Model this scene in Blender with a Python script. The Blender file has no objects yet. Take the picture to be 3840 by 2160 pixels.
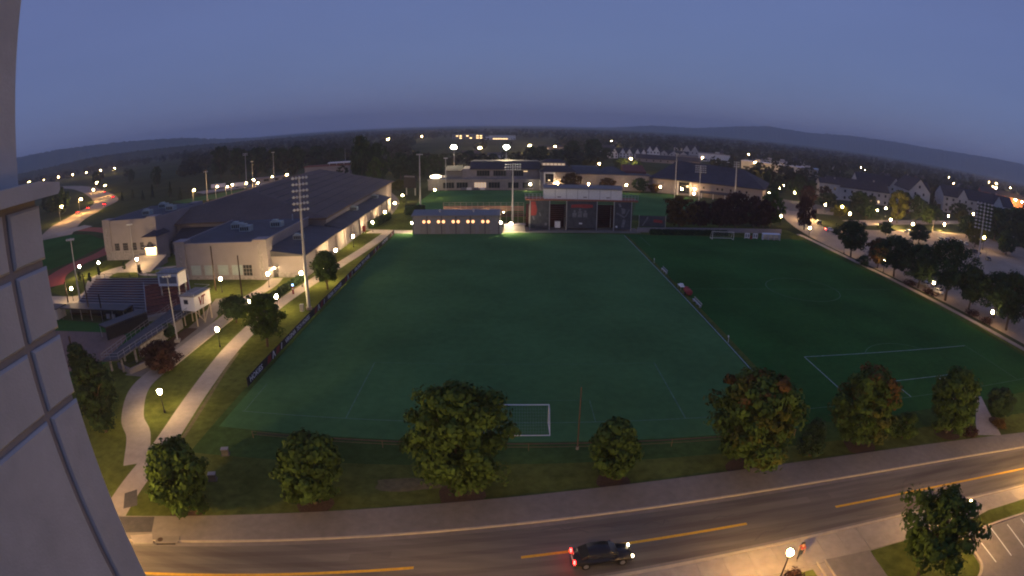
import bpy, bmesh, math, random
import numpy as np
from mathutils import Vector, Matrix

sc = bpy.context.scene
R = math.radians
rnd = random.Random(7)

# ------------------------------------------------------------------ camera
CAM = (-1.006, -56.873, 33.079)
PITCH, YAW, ROLL = 0.28939, -0.00729, 0.00531
cd = bpy.data.cameras.new('camera')
cd.type = 'PANO'
cd.sensor_width = 36.0
cd.sensor_height = 20.25
cd.sensor_fit = 'HORIZONTAL'
cd.clip_start = 0.05
cd.clip_end = 40000
for holder in (cd, getattr(cd, 'cycles', None)):
    try:
        holder.panorama_type = 'FISHEYE_EQUISOLID'
        holder.fisheye_lens = 20.025
        holder.fisheye_fov = R(180)
    except Exception:
        pass
cam = bpy.data.objects.new('camera', cd)
sc.collection.objects.link(cam)
base = Matrix(((1, 0, 0), (0, 0, -1), (0, 1, 0)))
rot = Matrix.Rotation(YAW, 3, 'Z') @ Matrix.Rotation(-PITCH, 3, 'X') @ base @ Matrix.Rotation(ROLL, 3, 'Z')
cam.matrix_world = Matrix.Translation(CAM) @ rot.to_4x4()
sc.camera = cam

# ------------------------------------------------------------------ dusk sky
world = bpy.data.worlds.new('World')
sc.world = world
world.use_nodes = True
wn = world.node_tree
wn.nodes.clear()
out = wn.nodes.new('ShaderNodeOutputWorld')
bg = wn.nodes.new('ShaderNodeBackground')
sky = wn.nodes.new('ShaderNodeTexSky')
sky.sky_type = 'NISHITA'
sky.sun_disc = False
sky.sun_elevation = R(3.0)
sky.sun_rotation = R(200)
sky.altitude = 600
sky.air_density = 1.0
sky.dust_density = 0.6
sky.ozone_density = 3.0
mix = wn.nodes.new('ShaderNodeMix')
mix.data_type = 'RGBA'
mix.inputs[0].default_value = 0.72
wn.links.new(sky.outputs[0], mix.inputs[6])
mix.inputs[7].default_value = (1.36, 1.70, 3.90, 1)
# faint streaks of high evening cloud
wtc = wn.nodes.new('ShaderNodeTexCoord')
wmp = wn.nodes.new('ShaderNodeMapping')
wmp.inputs['Scale'].default_value = (1.6, 1.6, 7.0)
wnz = wn.nodes.new('ShaderNodeTexNoise')
wnz.inputs['Scale'].default_value = 1.7
wnz.inputs['Detail'].default_value = 6
wmr = wn.nodes.new('ShaderNodeMapRange')
wmr.inputs['From Min'].default_value = 0.3
wmr.inputs['From Max'].default_value = 0.7
wmr.inputs['To Min'].default_value = 0.975
wmr.inputs['To Max'].default_value = 1.025
wmu = wn.nodes.new('ShaderNodeMix')
wmu.data_type = 'RGBA'
wmu.blend_type = 'MULTIPLY'
wmu.inputs[0].default_value = 1.0
wn.links.new(wtc.outputs['Generated'], wmp.inputs['Vector'])
wn.links.new(wmp.outputs['Vector'], wnz.inputs['Vector'])
wn.links.new(wnz.outputs['Fac'], wmr.inputs['Value'])
wn.links.new(mix.outputs[2], wmu.inputs[6])
wn.links.new(wmr.outputs[0], wmu.inputs[7])
wn.links.new(wmu.outputs[2], bg.inputs[0])
bg.inputs[1].default_value = 0.111
wn.links.new(bg.outputs[0], out.inputs[0])

sd = bpy.data.lights.new('sun', 'SUN')
sd.energy = 0.03
sd.angle = R(40)
sd.color = (0.75, 0.85, 1.0)
sun = bpy.data.objects.new('sun', sd)
sun.rotation_euler = (R(50), 0, R(20))
sc.collection.objects.link(sun)

sc.view_settings.view_transform = 'Standard'
sc.view_settings.look = 'None'
sc.view_settings.exposure = 0.0
sc.view_settings.gamma = 1.0
sc.view_settings.use_curve_mapping = False
cy = sc.cycles
cy.use_denoising = True
cy.max_bounces = 5
cy.diffuse_bounces = 2
cy.glossy_bounces = 2
cy.transmission_bounces = 3
cy.volume_bounces = 2
cy.transparent_max_bounces = 8
cy.sample_clamp_indirect = 2.0
cy.sample_clamp_direct = 0.0
cy.use_light_tree = True
cy.filter_width = 2.0
cy.caustics_reflective = False
cy.caustics_refractive = False

# ------------------------------------------------------------------ helpers
COL = sc.collection

class MB:
    """collects polygons for one mesh"""
    def __init__(s):
        s.v = []; s.f = []; s.m = []
    def add(s, verts, faces, mi=0):
        o = len(s.v)
        s.v.extend([tuple(p) for p in verts])
        for f in faces:
            s.f.append([i + o for i in f]); s.m.append(mi)
        return s
    def box(s, x0, x1, y0, y1, z0, z1, mi=0):
        x0, x1 = min(x0, x1), max(x0, x1); y0, y1 = min(y0, y1), max(y0, y1); z0, z1 = min(z0, z1), max(z0, z1)
        v = [(x0, y0, z0), (x1, y0, z0), (x1, y1, z0), (x0, y1, z0), (x0, y0, z1), (x1, y0, z1), (x1, y1, z1), (x0, y1, z1)]
        return s.add(v, [(0, 3, 2, 1), (4, 5, 6, 7), (0, 1, 5, 4), (1, 2, 6, 5), (2, 3, 7, 6), (3, 0, 4, 7)], mi)
    def obox(s, cx, cy_, cz, sx, sy, sz, rz=0, mi=0):
        c, q = math.cos(rz), math.sin(rz)
        v = []
        for dz in (-sz / 2, sz / 2):
            for dx, dy in ((-sx / 2, -sy / 2), (sx / 2, -sy / 2), (sx / 2, sy / 2), (-sx / 2, sy / 2)):
                v.append((cx + dx * c - dy * q, cy_ + dx * q + dy * c, cz + dz))
        return s.add(v, [(0, 3, 2, 1), (4, 5, 6, 7), (0, 1, 5, 4), (1, 2, 6, 5), (2, 3, 7, 6), (3, 0, 4, 7)], mi)
    def prism(s, poly, z0, z1, mi=0):
        n = len(poly)
        v = [(p[0], p[1], z0) for p in poly] + [(p[0], p[1], z1) for p in poly]
        f = [tuple(range(n - 1, -1, -1)), tuple(range(n, 2 * n))]
        f += [(i, (i + 1) % n, n + (i + 1) % n, n + i) for i in range(n)]
        return s.add(v, f, mi)
    def xprism(s, poly, x0, x1, mi=0):
        """polygon in (y, z), extruded along x"""
        n = len(poly)
        v = [(x0, p[0], p[1]) for p in poly] + [(x1, p[0], p[1]) for p in poly]
        f = [tuple(range(n)), tuple(range(2 * n - 1, n - 1, -1))]
        f += [(i, n + i, n + (i + 1) % n, (i + 1) % n) for i in range(n)]
        return s.add(v, f, mi)
    def yprism(s, poly, y0, y1, mi=0):
        """polygon in (x, z), extruded along y"""
        n = len(poly)
        v = [(p[0], y0, p[1]) for p in poly] + [(p[0], y1, p[1]) for p in poly]
        f = [tuple(range(n - 1, -1, -1)), tuple(range(n, 2 * n))]
        f += [(i, (i + 1) % n, n + (i + 1) % n, n + i) for i in range(n)]
        return s.add(v, f, mi)
    def tube(s, pts, rad, seg=8, mi=0, cap=True):
        pts = [Vector(p) for p in pts]
        if not isinstance(rad, (list, tuple)):
            rad = [rad] * len(pts)
        rings = []
        for i, p in enumerate(pts):
            d = (pts[min(i + 1, len(pts) - 1)] - pts[max(i - 1, 0)])
            d = d.normalized() if d.length > 1e-9 else Vector((0, 0, 1))
            a = Vector((0, 0, 1)) if abs(d.z) < 0.9 else Vector((1, 0, 0))
            u = d.cross(a).normalized(); w = d.cross(u)
            rings.append([p + (u * math.cos(2 * math.pi * k / seg) + w * math.sin(2 * math.pi * k / seg)) * rad[i] for k in range(seg)])
        v = [q for r in rings for q in r]
        f = []
        for i in range(len(pts) - 1):
            for k in range(seg):
                f.append((i * seg + k, i * seg + (k + 1) % seg, (i + 1) * seg + (k + 1) % seg, (i + 1) * seg + k))
        if cap:
            f.append(tuple(range(seg - 1, -1, -1)))
            f.append(tuple(range((len(pts) - 1) * seg, len(pts) * seg)))
        return s.add(v, f, mi)
    def sphere(s, cx, cy_, cz, r, nu=10, nv=6, sz=1.0, mi=0):
        v = [(cx, cy_, cz - r * sz)]
        for j in range(1, nv):
            t = math.pi * j / nv - math.pi / 2
            for i in range(nu):
                a = 2 * math.pi * i / nu
                v.append((cx + r * math.cos(t) * math.cos(a), cy_ + r * math.cos(t) * math.sin(a), cz + r * sz * math.sin(t)))
        v.append((cx, cy_, cz + r * sz))
        f = [(0, 1 + (i + 1) % nu, 1 + i) for i in range(nu)]
        for j in range(nv - 2):
            for i in range(nu):
                a = 1 + j * nu + i; b = 1 + j * nu + (i + 1) % nu
                f.append((a, b, b + nu, a + nu))
        o = 1 + (nv - 2) * nu; t = len(v) - 1
        f += [(o + i, o + (i + 1) % nu, t) for i in range(nu)]
        return s.add(v, f, mi)
    def mesh(s, name, mats, smooth=False):
        me = bpy.data.meshes.new(name)
        me.from_pydata(s.v, [], s.f)
        if not isinstance(mats, (list, tuple)):
            mats = [mats]
        for m in mats:
            me.materials.append(m)
        if len(mats) > 1:
            me.polygons.foreach_set('material_index', s.m)
        if smooth:
            me.polygons.foreach_set('use_smooth', [True] * len(me.polygons))
        me.update()
        return me
    def build(s, name, mats, parent=None, loc=(0, 0, 0), rz=0, smooth=False):
        o = bpy.data.objects.new(name, s.mesh(name, mats, smooth))
        COL.objects.link(o)
        o.location = loc
        o.rotation_euler = (0, 0, rz)
        if parent is not None:
            o.parent = parent
        return o

def tag(o, label=None, cat=None, group=None, kind=None):
    if label: o['label'] = label
    if cat: o['category'] = cat
    if group: o['group'] = group
    if kind: o['kind'] = kind
    return o

def thing(name, label, cat, loc=(0, 0, 0), rz=0, group=None):
    o = bpy.data.objects.new(name, None)
    o.empty_display_size = 0.2
    COL.objects.link(o)
    o.location = loc
    o.rotation_euler = (0, 0, rz)
    return tag(o, label, cat, group)

def copy_tree(o, parent=None):
    c = o.copy()
    COL.objects.link(c)
    c.parent = parent
    for ch in list(o.children):
        copy_tree(ch, c)
    return c

def struct(name, mb, mat, label=None, parent=None):
    o = mb.build(name, mat, parent)
    if parent is None:
        o['kind'] = 'structure'
        o['label'] = label or name.replace('_', ' ')
    return o

def quadpart(name, mat, parent, *boxes):
    m = MB()
    for b in boxes:
        m.box(*b)
    return m.build(name, mat, parent)

# ------------------------------------------------------------------ materials
def M(name, col, rough=0.85, var=0.18, scale=1.0, bump=0.0, bscale=None, spec=0.25, metal=0.0, var2=0.0, scale2=0.05, stretch=None):
    m = bpy.data.materials.new(name)
    m.use_nodes = True
    nt = m.node_tree
    b = nt.nodes['Principled BSDF']
    b.inputs['Roughness'].default_value = rough
    b.inputs['Metallic'].default_value = metal
    b.inputs['Specular IOR Level'].default_value = spec
    tc = nt.nodes.new('ShaderNodeTexCoord')
    src = tc.outputs['Object']
    if stretch:
        mp = nt.nodes.new('ShaderNodeMapping')
        mp.inputs['Scale'].default_value = stretch
        nt.links.new(src, mp.inputs['Vector'])
        src = mp.outputs['Vector']
    nz = nt.nodes.new('ShaderNodeTexNoise')
    nz.inputs['Scale'].default_value = scale
    nz.inputs['Detail'].default_value = 5
    nz.inputs['Roughness'].default_value = 0.62
    nt.links.new(src, nz.inputs['Vector'])
    rp = nt.nodes.new('ShaderNodeValToRGB')
    rp.color_ramp.elements[0].position = 0.28
    rp.color_ramp.elements[1].position = 0.72
    rp.color_ramp.elements[0].color = tuple(max(0, c * (1 - var)) for c in col[:3]) + (1,)
    rp.color_ramp.elements[1].color = tuple(min(1, c * (1 + var)) for c in col[:3]) + (1,)
    nt.links.new(nz.outputs['Fac'], rp.inputs['Fac'])
    last = rp.outputs['Color']
    if var2:
        n2 = nt.nodes.new('ShaderNodeTexNoise')
        n2.inputs['Scale'].default_value = scale2
        n2.inputs['Detail'].default_value = 3
        nt.links.new(src, n2.inputs['Vector'])
        mr = nt.nodes.new('ShaderNodeMapRange')
        mr.inputs['From Min'].default_value = 0.3
        mr.inputs['From Max'].default_value = 0.7
        mr.inputs['To Min'].default_value = 1 - var2
        mr.inputs['To Max'].default_value = 1 + var2
        nt.links.new(n2.outputs['Fac'], mr.inputs['Value'])
        mu = nt.nodes.new('ShaderNodeMix')
        mu.data_type = 'RGBA'
        mu.blend_type = 'MULTIPLY'
        mu.inputs[0].default_value = 1
        nt.links.new(last, mu.inputs[6])
        nt.links.new(mr.outputs[0], mu.inputs[7])
        last = mu.outputs[2]
    nt.links.new(last, b.inputs['Base Color'])
    if bump:
        n3 = nt.nodes.new('ShaderNodeTexNoise')
        n3.inputs['Scale'].default_value = bscale or scale * 6
        n3.inputs['Detail'].default_value = 4
        nt.links.new(src, n3.inputs['Vector'])
        bp = nt.nodes.new('ShaderNodeBump')
        bp.inputs['Strength'].default_value = bump
        bp.inputs['Distance'].default_value = 0.1
        nt.links.new(n3.outputs['Fac'], bp.inputs['Height'])
        nt.links.new(bp.outputs['Normal'], b.inputs['Normal'])
    return m

def E(name, col, strength):
    m = bpy.data.materials.new(name)
    m.use_nodes = True
    nt = m.node_tree
    b = nt.nodes['Principled BSDF']
    b.inputs['Base Color'].default_value = (0.8, 0.8, 0.8, 1)
    b.inputs['Emission Color'].default_value = tuple(col) + (1,)
    b.inputs['Emission Strength'].default_value = strength
    return m

WARM = (1.0, 0.66, 0.30)
mt = dict(
    lawn2=M('dark_lawn', (0.050, 0.088, 0.024), 1.0, 0.25, 0.9, 0.4, 8, var2=0.34, scale2=0.07, spec=0.0),
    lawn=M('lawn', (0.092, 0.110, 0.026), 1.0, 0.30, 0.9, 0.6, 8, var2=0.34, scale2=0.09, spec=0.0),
    turf=M('turf', (0.070, 0.158, 0.055), 1.0, 0.12, 0.7, 0.3, 12, var2=0.18, scale2=0.06, spec=0.0),
    turf2=M('turf_second', (0.030, 0.104, 0.026), 1.0, 0.14, 0.8, 0.3, 12, var2=0.22, scale2=0.06, spec=0.0),
    paint=M('field_paint', (0.28, 0.38, 0.38), 0.9, 0.35, 2.2),
    faint=M('worn_field_paint', (0.092, 0.185, 0.120), 0.9, 0.5, 1.5),
    asphalt=M('asphalt', (0.150, 0.130, 0.108), 0.8, 0.16, 1.6, 0.25, 30, var2=0.30, scale2=0.9, stretch=(0.06, 0.55, 1.0)),
    asphalt2=M('worn_asphalt', (0.205, 0.180, 0.150), 0.85, 0.14, 1.2, 0.25, 30, var2=0.15, scale2=0.1),
    patch=M('asphalt_patch', (0.075, 0.07, 0.068), 0.85, 0.2, 2.0, 0.3, 30),
    concrete=M('concrete', (0.33, 0.285, 0.24), 0.85, 0.12, 1.1, 0.2, 20, var2=0.14, scale2=0.15),
    kerb=M('kerb_concrete', (0.44, 0.37, 0.27), 0.8, 0.14, 1.5),
    yellow=M('yellow_road_paint', (0.62, 0.36, 0.03), 0.7, 0.15, 3),
    white=M('white_paint', (0.75, 0.75, 0.74), 0.6, 0.08, 2),
    tracks=M('tyre_worn_asphalt', (0.128, 0.110, 0.090), 0.8, 0.18, 1.6, 0.25, 30, var2=0.3, scale2=0.9, stretch=(0.06, 0.55, 1.0)),
    mulch=M('mulch', (0.070, 0.040, 0.026), 0.95, 0.4, 5, 0.8),
    dirt=M('infield_dirt', (0.20, 0.125, 0.10), 0.95, 0.15, 0.8, 0.2),
    track=M('running_track', (0.30, 0.055, 0.045), 0.9, 0.15, 1.0),
    stone=M('pale_limestone', (0.47, 0.465, 0.455), 0.85, 0.10, 2.2, 0.10, 40, var2=0.10, scale2=0.2),
    limewall=M('pale_wall', (0.26, 0.235, 0.24), 0.85, 0.07, 0.5, 0.1, 8, var2=0.06, scale2=0.12),
    darkstone=M('weathered_stone', (0.29, 0.262, 0.25), 0.9, 0.16, 0.8, 0.2, 6, var2=0.15, scale2=0.15),
    greystone=M('grey_hokie_stone', (0.27, 0.25, 0.245), 0.9, 0.35, 1.6, 0.5, 5),
    roofdark=M('dark_membrane_roof', (0.115, 0.086, 0.076), 0.9, 0.14, 0.8, var2=0.12, scale2=0.08),
    roofblue=M('slate_blue_roof', (0.060, 0.062, 0.076), 0.75, 0.16, 0.6, var2=0.18, scale2=0.1),
    roofshade=M('charcoal_roof', (0.045, 0.042, 0.055), 0.85, 0.2, 0.5, var2=0.15, scale2=0.08),
    redroof=M('red_brown_roof', (0.17, 0.055, 0.045), 0.85, 0.2, 0.6),
    brick=M('red_brick', (0.26, 0.095, 0.065), 0.9, 0.25, 2.5),
    metal=M('galvanised_metal', (0.42, 0.43, 0.45), 0.45, 0.1, 3, metal=0.6),
    grey=M('grey_panel', (0.24, 0.235, 0.245), 0.75, 0.08, 1.0),
    greyroof=M('grey_sheet_roof', (0.22, 0.21, 0.20), 0.7, 0.1, 1.0),
    darkmetal=M('dark_metal', (0.045, 0.045, 0.05), 0.5, 0.15, 4, metal=0.3),
    blackcloth=M('black_banner', (0.022, 0.022, 0.028), 0.75, 0.2, 2),
    charcloth=M('charcoal_banner', (0.055, 0.060, 0.075), 0.75, 0.35, 0.8),
    maroon=M('maroon_fabric', (0.16, 0.025, 0.03), 0.8, 0.2, 2),
    redprint=M('red_print', (0.27, 0.045, 0.045), 0.8, 0.25, 1.2),
    letters=M('white_lettering', (0.62, 0.66, 0.74), 0.7, 0.05, 3),
    greyprint=M('grey_print', (0.15, 0.16, 0.19), 0.8, 0.3, 1.5),
    seats=M('aluminium_bench', (0.27, 0.235, 0.24), 0.6, 0.12, 1.5, metal=0.2),
    seatred=M('maroon_seats', (0.105, 0.042, 0.050), 0.7, 0.25, 1.5),
    glass=M('dark_glass', (0.02, 0.024, 0.03), 0.12, 0.1, 2, spec=0.6),
    bark=M('bark', (0.085, 0.062, 0.045), 0.95, 0.3, 4, 0.6),
    leafg=M('leaf_green', (0.048, 0.082, 0.018), 0.8, 0.45, 0.9, var2=0.35, scale2=0.35, spec=0.05),
    leafd=M('leaf_dark', (0.030, 0.055, 0.024), 0.85, 0.45, 0.8, var2=0.35, scale2=0.3, spec=0.05),
    leafo=M('leaf_olive', (0.062, 0.068, 0.014), 0.8, 0.45, 0.9, var2=0.35, scale2=0.35, spec=0.05),
    leafr=M('leaf_turning_red', (0.085, 0.050, 0.016), 0.8, 0.5, 0.9, var2=0.4, scale2=0.35, spec=0.05),
    leafm=M('leaf_maroon', (0.045, 0.022, 0.020), 0.85, 0.45, 0.9, var2=0.35, scale2=0.3, spec=0.05),
    needle=M('needle_green', (0.018, 0.036, 0.018), 0.9, 0.4, 0.9, var2=0.3, scale2=0.3, spec=0.05),
    woods=M('far_wood', (0.024, 0.030, 0.016), 0.95, 0.45, 0.05, var2=0.45, scale2=0.012, spec=0.05),
    hill=M('wooded_hill', (0.050, 0.055, 0.030), 1.0, 0.4, 0.02, 0.8, 0.03, var2=0.3, scale2=0.003, spec=0.05),
    bleach=M('faded_bleacher_board', (0.30, 0.19, 0.15), 0.85, 0.15, 1.0),
    underdark=M('dark_maroon_shade', (0.045, 0.014, 0.014), 0.9, 0.4, 0.7),
    deck=M('dark_deck', (0.075, 0.075, 0.082), 0.8, 0.25, 1.5),
    bare=M('bare_earth', (0.135, 0.112, 0.05), 0.95, 0.3, 1.5, 0.3),
    meadow=M('meadow', (0.054, 0.066, 0.030), 1.0, 0.25, 0.08, var2=0.3, scale2=0.01, spec=0.0),
    wood=M('wooden_pole', (0.035, 0.022, 0.018), 0.9, 0.3, 3),
    orangepole=M('orange_pole', (0.20, 0.12, 0.06), 0.7, 0.15, 3),
    net=M('white_net', (0.45, 0.47, 0.5), 0.9, 0.1, 3),
    rubber=M('tyre_rubber', (0.02, 0.02, 0.02), 0.9, 0.2, 8),
    chrome=M('wheel_metal', (0.5, 0.5, 0.52), 0.35, 0.1, 8, metal=0.8),
    carblack=M('black_car_paint', (0.010, 0.010, 0.013), 0.30, 0.1, 2, spec=0.35),
    carwhite=M('white_car_paint', (0.72, 0.72, 0.70), 0.25, 0.04, 2, spec=0.5),
    carsilver=M('silver_car_paint', (0.38, 0.39, 0.41), 0.3, 0.06, 2, spec=0.5, metal=0.4),
    cardark=M('dark_car_paint', (0.05, 0.055, 0.07), 0.28, 0.1, 2, spec=0.5),
    carred=M('red_car_paint', (0.28, 0.03, 0.03), 0.3, 0.1, 2, spec=0.5),
    skin=M('skin', (0.36, 0.22, 0.16), 0.6, 0.05, 5),
    hair=M('dark_hair', (0.02, 0.015, 0.012), 0.7, 0.2, 10),
    shirt=M('red_shirt', (0.30, 0.045, 0.05), 0.85, 0.12, 8),
    trousers=M('dark_trousers', (0.03, 0.04, 0.05), 0.9, 0.15, 8),
    shoe=M('shoes', (0.25, 0.22, 0.18), 0.8, 0.1, 8),
    bag=M('dark_bag', (0.025, 0.04, 0.035), 0.85, 0.2, 6),
    teal=M('pale_teal_panel', (0.30, 0.36, 0.36), 0.8, 0.1, 1),
    globe=E('lit_globe', WARM, 700.0),
    globed=E('lit_dim_globe', (1.0, 0.62, 0.28), 230.0),
    globep=E('lit_lot_globe', (1.0, 0.60, 0.24), 3400.0),
    globey=E('lit_sodium_globe', (1.0, 0.60, 0.16), 260.0),
    lampwhite=E('lit_white_lamp', (1.0, 0.80, 0.52), 60.0),
    street=E('lit_street_lamp', (1.0, 0.57, 0.17), 1700.0),
    flood=E('lit_floodlight', (1.0, 0.78, 0.46), 700.0),
    wallpack=E('lit_wall_pack', (1.0, 0.68, 0.34), 500.0),
    porthole=E('lit_round_window', (1.0, 0.44, 0.16), 2.4),
    litwin=E('lit_window', (1.0, 0.66, 0.30), 1.6),
    dimwin=E('dim_lit_window', (1.0, 0.66, 0.34), 0.45),
    doorlit=E('lit_doorway', (1.0, 0.62, 0.24), 6.0),
    canopy=E('lit_canopy', (1.0, 0.86, 0.56), 4.0),
    downlight=E('lit_downlight', (1.0, 0.66, 0.30), 60.0),
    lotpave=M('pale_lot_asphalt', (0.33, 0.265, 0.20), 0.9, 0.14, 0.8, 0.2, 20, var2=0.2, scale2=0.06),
    blue=E('blue_lamp', (0.18, 0.45, 1.0), 8.0),
    tail=E('red_tail_light', (1.0, 0.012, 0.010), 34.0),
    head=E('headlight', (1.0, 0.82, 0.50), 14.0),
    dimlens=M('unlit_flood_lens', (0.62, 0.66, 0.74), 0.3, 0.1, 4, spec=0.5),
)

# ------------------------------------------------------------------ ground, roads, fields
Z1, Z2, Z3, Z4 = 0.004, 0.010, 0.016, 0.022
def flat(poly, z, mb=None):
    mb = mb or MB()
    mb.add([(x, y, z) for x, y in poly], [tuple(range(len(poly)))])
    return mb
def ccw(poly):
    a = sum(poly[i][0] * poly[(i + 1) % len(poly)][1] - poly[(i + 1) % len(poly)][0] * poly[i][1] for i in range(len(poly)))
    return poly if a > 0 else poly[::-1]
def sheet(name, poly, z, mat, label, parent=None):
    return struct(name, flat(ccw(poly), z), mat, label, parent)
def smooth_line(pts, n=6):
    p = [Vector((a, b)) for a, b in pts]
    p = [p[0] * 2 - p[1]] + p + [p[-1] * 2 - p[-2]]
    o = []
    for i in range(1, len(p) - 2):
        for k in range(n):
            t = k / n
            o.append(tuple(0.5 * ((2 * p[i]) + (p[i + 1] - p[i - 1]) * t + (2 * p[i - 1] - 5 * p[i] + 4 * p[i + 1] - p[i + 2]) * t * t + (3 * p[i] - p[i - 1] - 3 * p[i + 1] + p[i + 2]) * t ** 3)))
    o.append(tuple(p[-2]))
    return o
def ribbon(pts, w, z, n=6, z0=None):
    """a strip of width w along a smoothed line; with z0 a slab from z0 to z"""
    c = smooth_line(pts, n)
    L, Rr = [], []
    for i, q in enumerate(c):
        a = Vector(c[max(i - 1, 0)]); b = Vector(c[min(i + 1, len(c) - 1)])
        d = (b - a).normalized()
        nx, ny = -d.y * w / 2, d.x * w / 2
        L.append((q[0] + nx, q[1] + ny)); Rr.append((q[0] - nx, q[1] - ny))
    return between(Rr, L, z, z0)
def between(A, B, z, z0=None):
    """strip between two lines with the same number of points (A to the right of B)"""
    n = len(A)
    m = MB()
    v = [(x, y, z) for x, y in A] + [(x, y, z) for x, y in B]
    f = [(i, i + 1, n + i + 1, n + i) for i in range(n - 1)]
    if z0 is not None:
        v += [(x, y, z0) for x, y in A] + [(x, y, z0) for x, y in B]
        f += [(i + 2 * n, i + 1 + 2 * n, i + 1, i) for i in range(n - 1)]
        f += [(n + i, n + i + 1, 3 * n + i + 1, 3 * n + i) for i in range(n - 1)]
        f += [(0, n, 3 * n, 2 * n), (n - 1, 3 * n - 1, 4 * n - 1, 2 * n - 1)]
    return m.add(v, f)

m = MB()
NR = 96
m.add([(0, 0, 0)] + [(9200 * math.cos(2 * math.pi * k / NR), 9200 * math.sin(2 * math.pi * k / NR), 0) for k in range(NR)],
      [(0, 1 + k, 1 + (k + 1) % NR) for k in range(NR)])
struct('ground', m, mt['meadow'], 'dark open grassland running to the horizon')
sheet('lawn', [(-80, -60), (110, -60), (103, 10), (100.5, 130), (-40, 150), (-48, 200), (-60, 212), (-66, 150), (-128, 84), (-124, 50), (-70, 30), (-66, 0), (-80, -30)], 0.001, mt['lawn'], 'dry olive lawn around the paths and along the street')

XS = np.linspace(-62, 104, 60)
def curve(pts, deg=4):
    a = np.array(pts)
    return np.polyval(np.polyfit(a[:, 0], a[:, 1], deg), XS)
Y_GRASS = curve([(-60, -31), (-34.2, -22.3), (-22.1, -18.8), (-7.4, -15.8), (7.5, -12.9), (24.8, -11.7), (48, -12.0), (69.9, -15.1), (104, -23)])
Y_FAR = curve([(-60, -35), (-33.1, -25.9), (-13.8, -20.9), (-0.9, -18.8), (10.7, -16.8), (23.3, -15.6), (41.8, -15.7), (66.2, -18.3), (104, -26)])
Y_MID = curve([(-60, -39), (-31.3, -30.0), (-8.5, -24.1), (0.1, -22.6), (9.9, -21.2), (20.6, -20.3), (31.8, -19.9), (44.9, -20.4), (61.8, -22.2), (104, -29)])
Y_NEAR = curve([(-60, -43), (-31, -34.3), (-8, -28.0), (0, -26.4), (13.2, -24.5), (19.6, -23.7), (29.9, -23.3), (36.8, -23.4), (49.9, -24.3), (58.7, -25.0), (104, -32)])
def ln(y): return list(zip(XS.tolist(), np.asarray(y).tolist()))
road = struct('road', between(ln(Y_NEAR - 0.1), ln(Y_FAR + 0.1), Z2), mt['asphalt'], 'two lane asphalt street crossing the foreground')
struct('sidewalk', between(ln(Y_FAR + 0.20), ln(Y_GRASS), 0.13, -0.05), mt['asphalt2'], 'wide asphalt walkway between the street and the lawn')
kf = between(ln(Y_FAR), ln(Y_FAR + 0.20), 0.15, -0.05).build('kerb', mt['kerb'])
tag(kf, 'pale concrete kerb along the lawn side of the street', kind='structure')
gf = between(ln(Y_FAR - 0.55), ln(Y_FAR), 0.016).build('gutter', mt['asphalt2'])
tag(gf, 'concrete gutter along the lawn side kerb', kind='structure')
kn = between(ln(Y_NEAR - 0.32), ln(Y_NEAR), 0.15, -0.05).build('kerb', mt['kerb'])
tag(kn, 'lamp lit concrete kerb on the near side of the street', kind='structure')
gn = between(ln(Y_NEAR), ln(Y_NEAR + 0.45), 0.016).build('gutter', mt['asphalt2'])
tag(gn, 'concrete gutter along the near kerb', kind='structure')
# near side pavement in slabs with joints
ns = struct('pavement', between(ln(Y_NEAR - 9.0), ln(Y_NEAR - 0.34), 0.08, -0.05), mt['concrete'], 'warm lamp lit concrete pavement on the near side of the street')
slab_x = [-60 + 2.4 * k for k in range(49)]
def ynear(x): return float(np.interp(x, XS, Y_NEAR))
for x0 in slab_x:
    if not (8 < x0 < 60):
        continue
    x1 = x0 + 2.36
    deep = 3.2 if x0 > 40 else 3.4
    poly = [(x0, ynear(x0) - 0.36 - deep), (x1, ynear(x1) - 0.36 - deep), (x1, ynear(x1) - 0.36), (x0, ynear(x0) - 0.36)]
    mm = MB(); mm.prism(poly, 0.06, 0.13 + rnd.uniform(-0.004, 0.004))
    mm.build('slab', mt['concrete'], ns)
# yellow centre line in painted stretches
def centre(x): return float(np.interp(x, XS, Y_MID))
for a, b in ((-62, -8.5), (0.1, 20.6), (30.8, 104)):
    xs = np.linspace(a, b, max(6, int((b - a) / 2)))
    A = [(x, centre(x) - 0.16) for x in xs]; B = [(x, centre(x) + 0.16) for x in xs]
    between(A, B, Z3).build('centre_line', mt['yellow'], road)
# worn wheel tracks, tar seams and a patch in the lanes
for off in (1.15, 2.75, -1.1, -2.7):
    xs = np.linspace(-60, 102, 55)
    far = off > 0
    A = [(x, centre(x) + off - 0.30 - 0.05 * math.sin(x * 0.7)) for x in xs]; B = [(x, centre(x) + off + 0.30 + 0.05 * math.sin(x * 0.9)) for x in xs]
    between(A, B, 0.0125).build('wheel_track', mt['tracks'], road)
rs = random.Random(31)
for k in range(16):
    x0 = -28 + k * 5.6 + rs.uniform(-2, 2); y0 = centre(x0) + rs.uniform(-3.2, 3.4)
    pts = [(x0, y0)]
    for j in range(4): pts.append((pts[-1][0] + rs.uniform(0.2, 1.5), pts[-1][1] + rs.uniform(-0.7, 0.7)))
    ribbon(pts, 0.05, 0.0145, 2).build('tar_seam', mt['patch'], road)
for x0, w_, d_ in ((-14, 3.4, 1.3), (28.5, 2.6, 1.6)):
    flat([(x0, centre(x0) + 1.0), (x0 + w_, centre(x0 + w_) + 1.0), (x0 + w_, centre(x0 + w_) + 1.0 + d_), (x0, centre(x0) + 1.0 + d_)], 0.0140).build('asphalt_repair', mt['tracks'], road)
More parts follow.
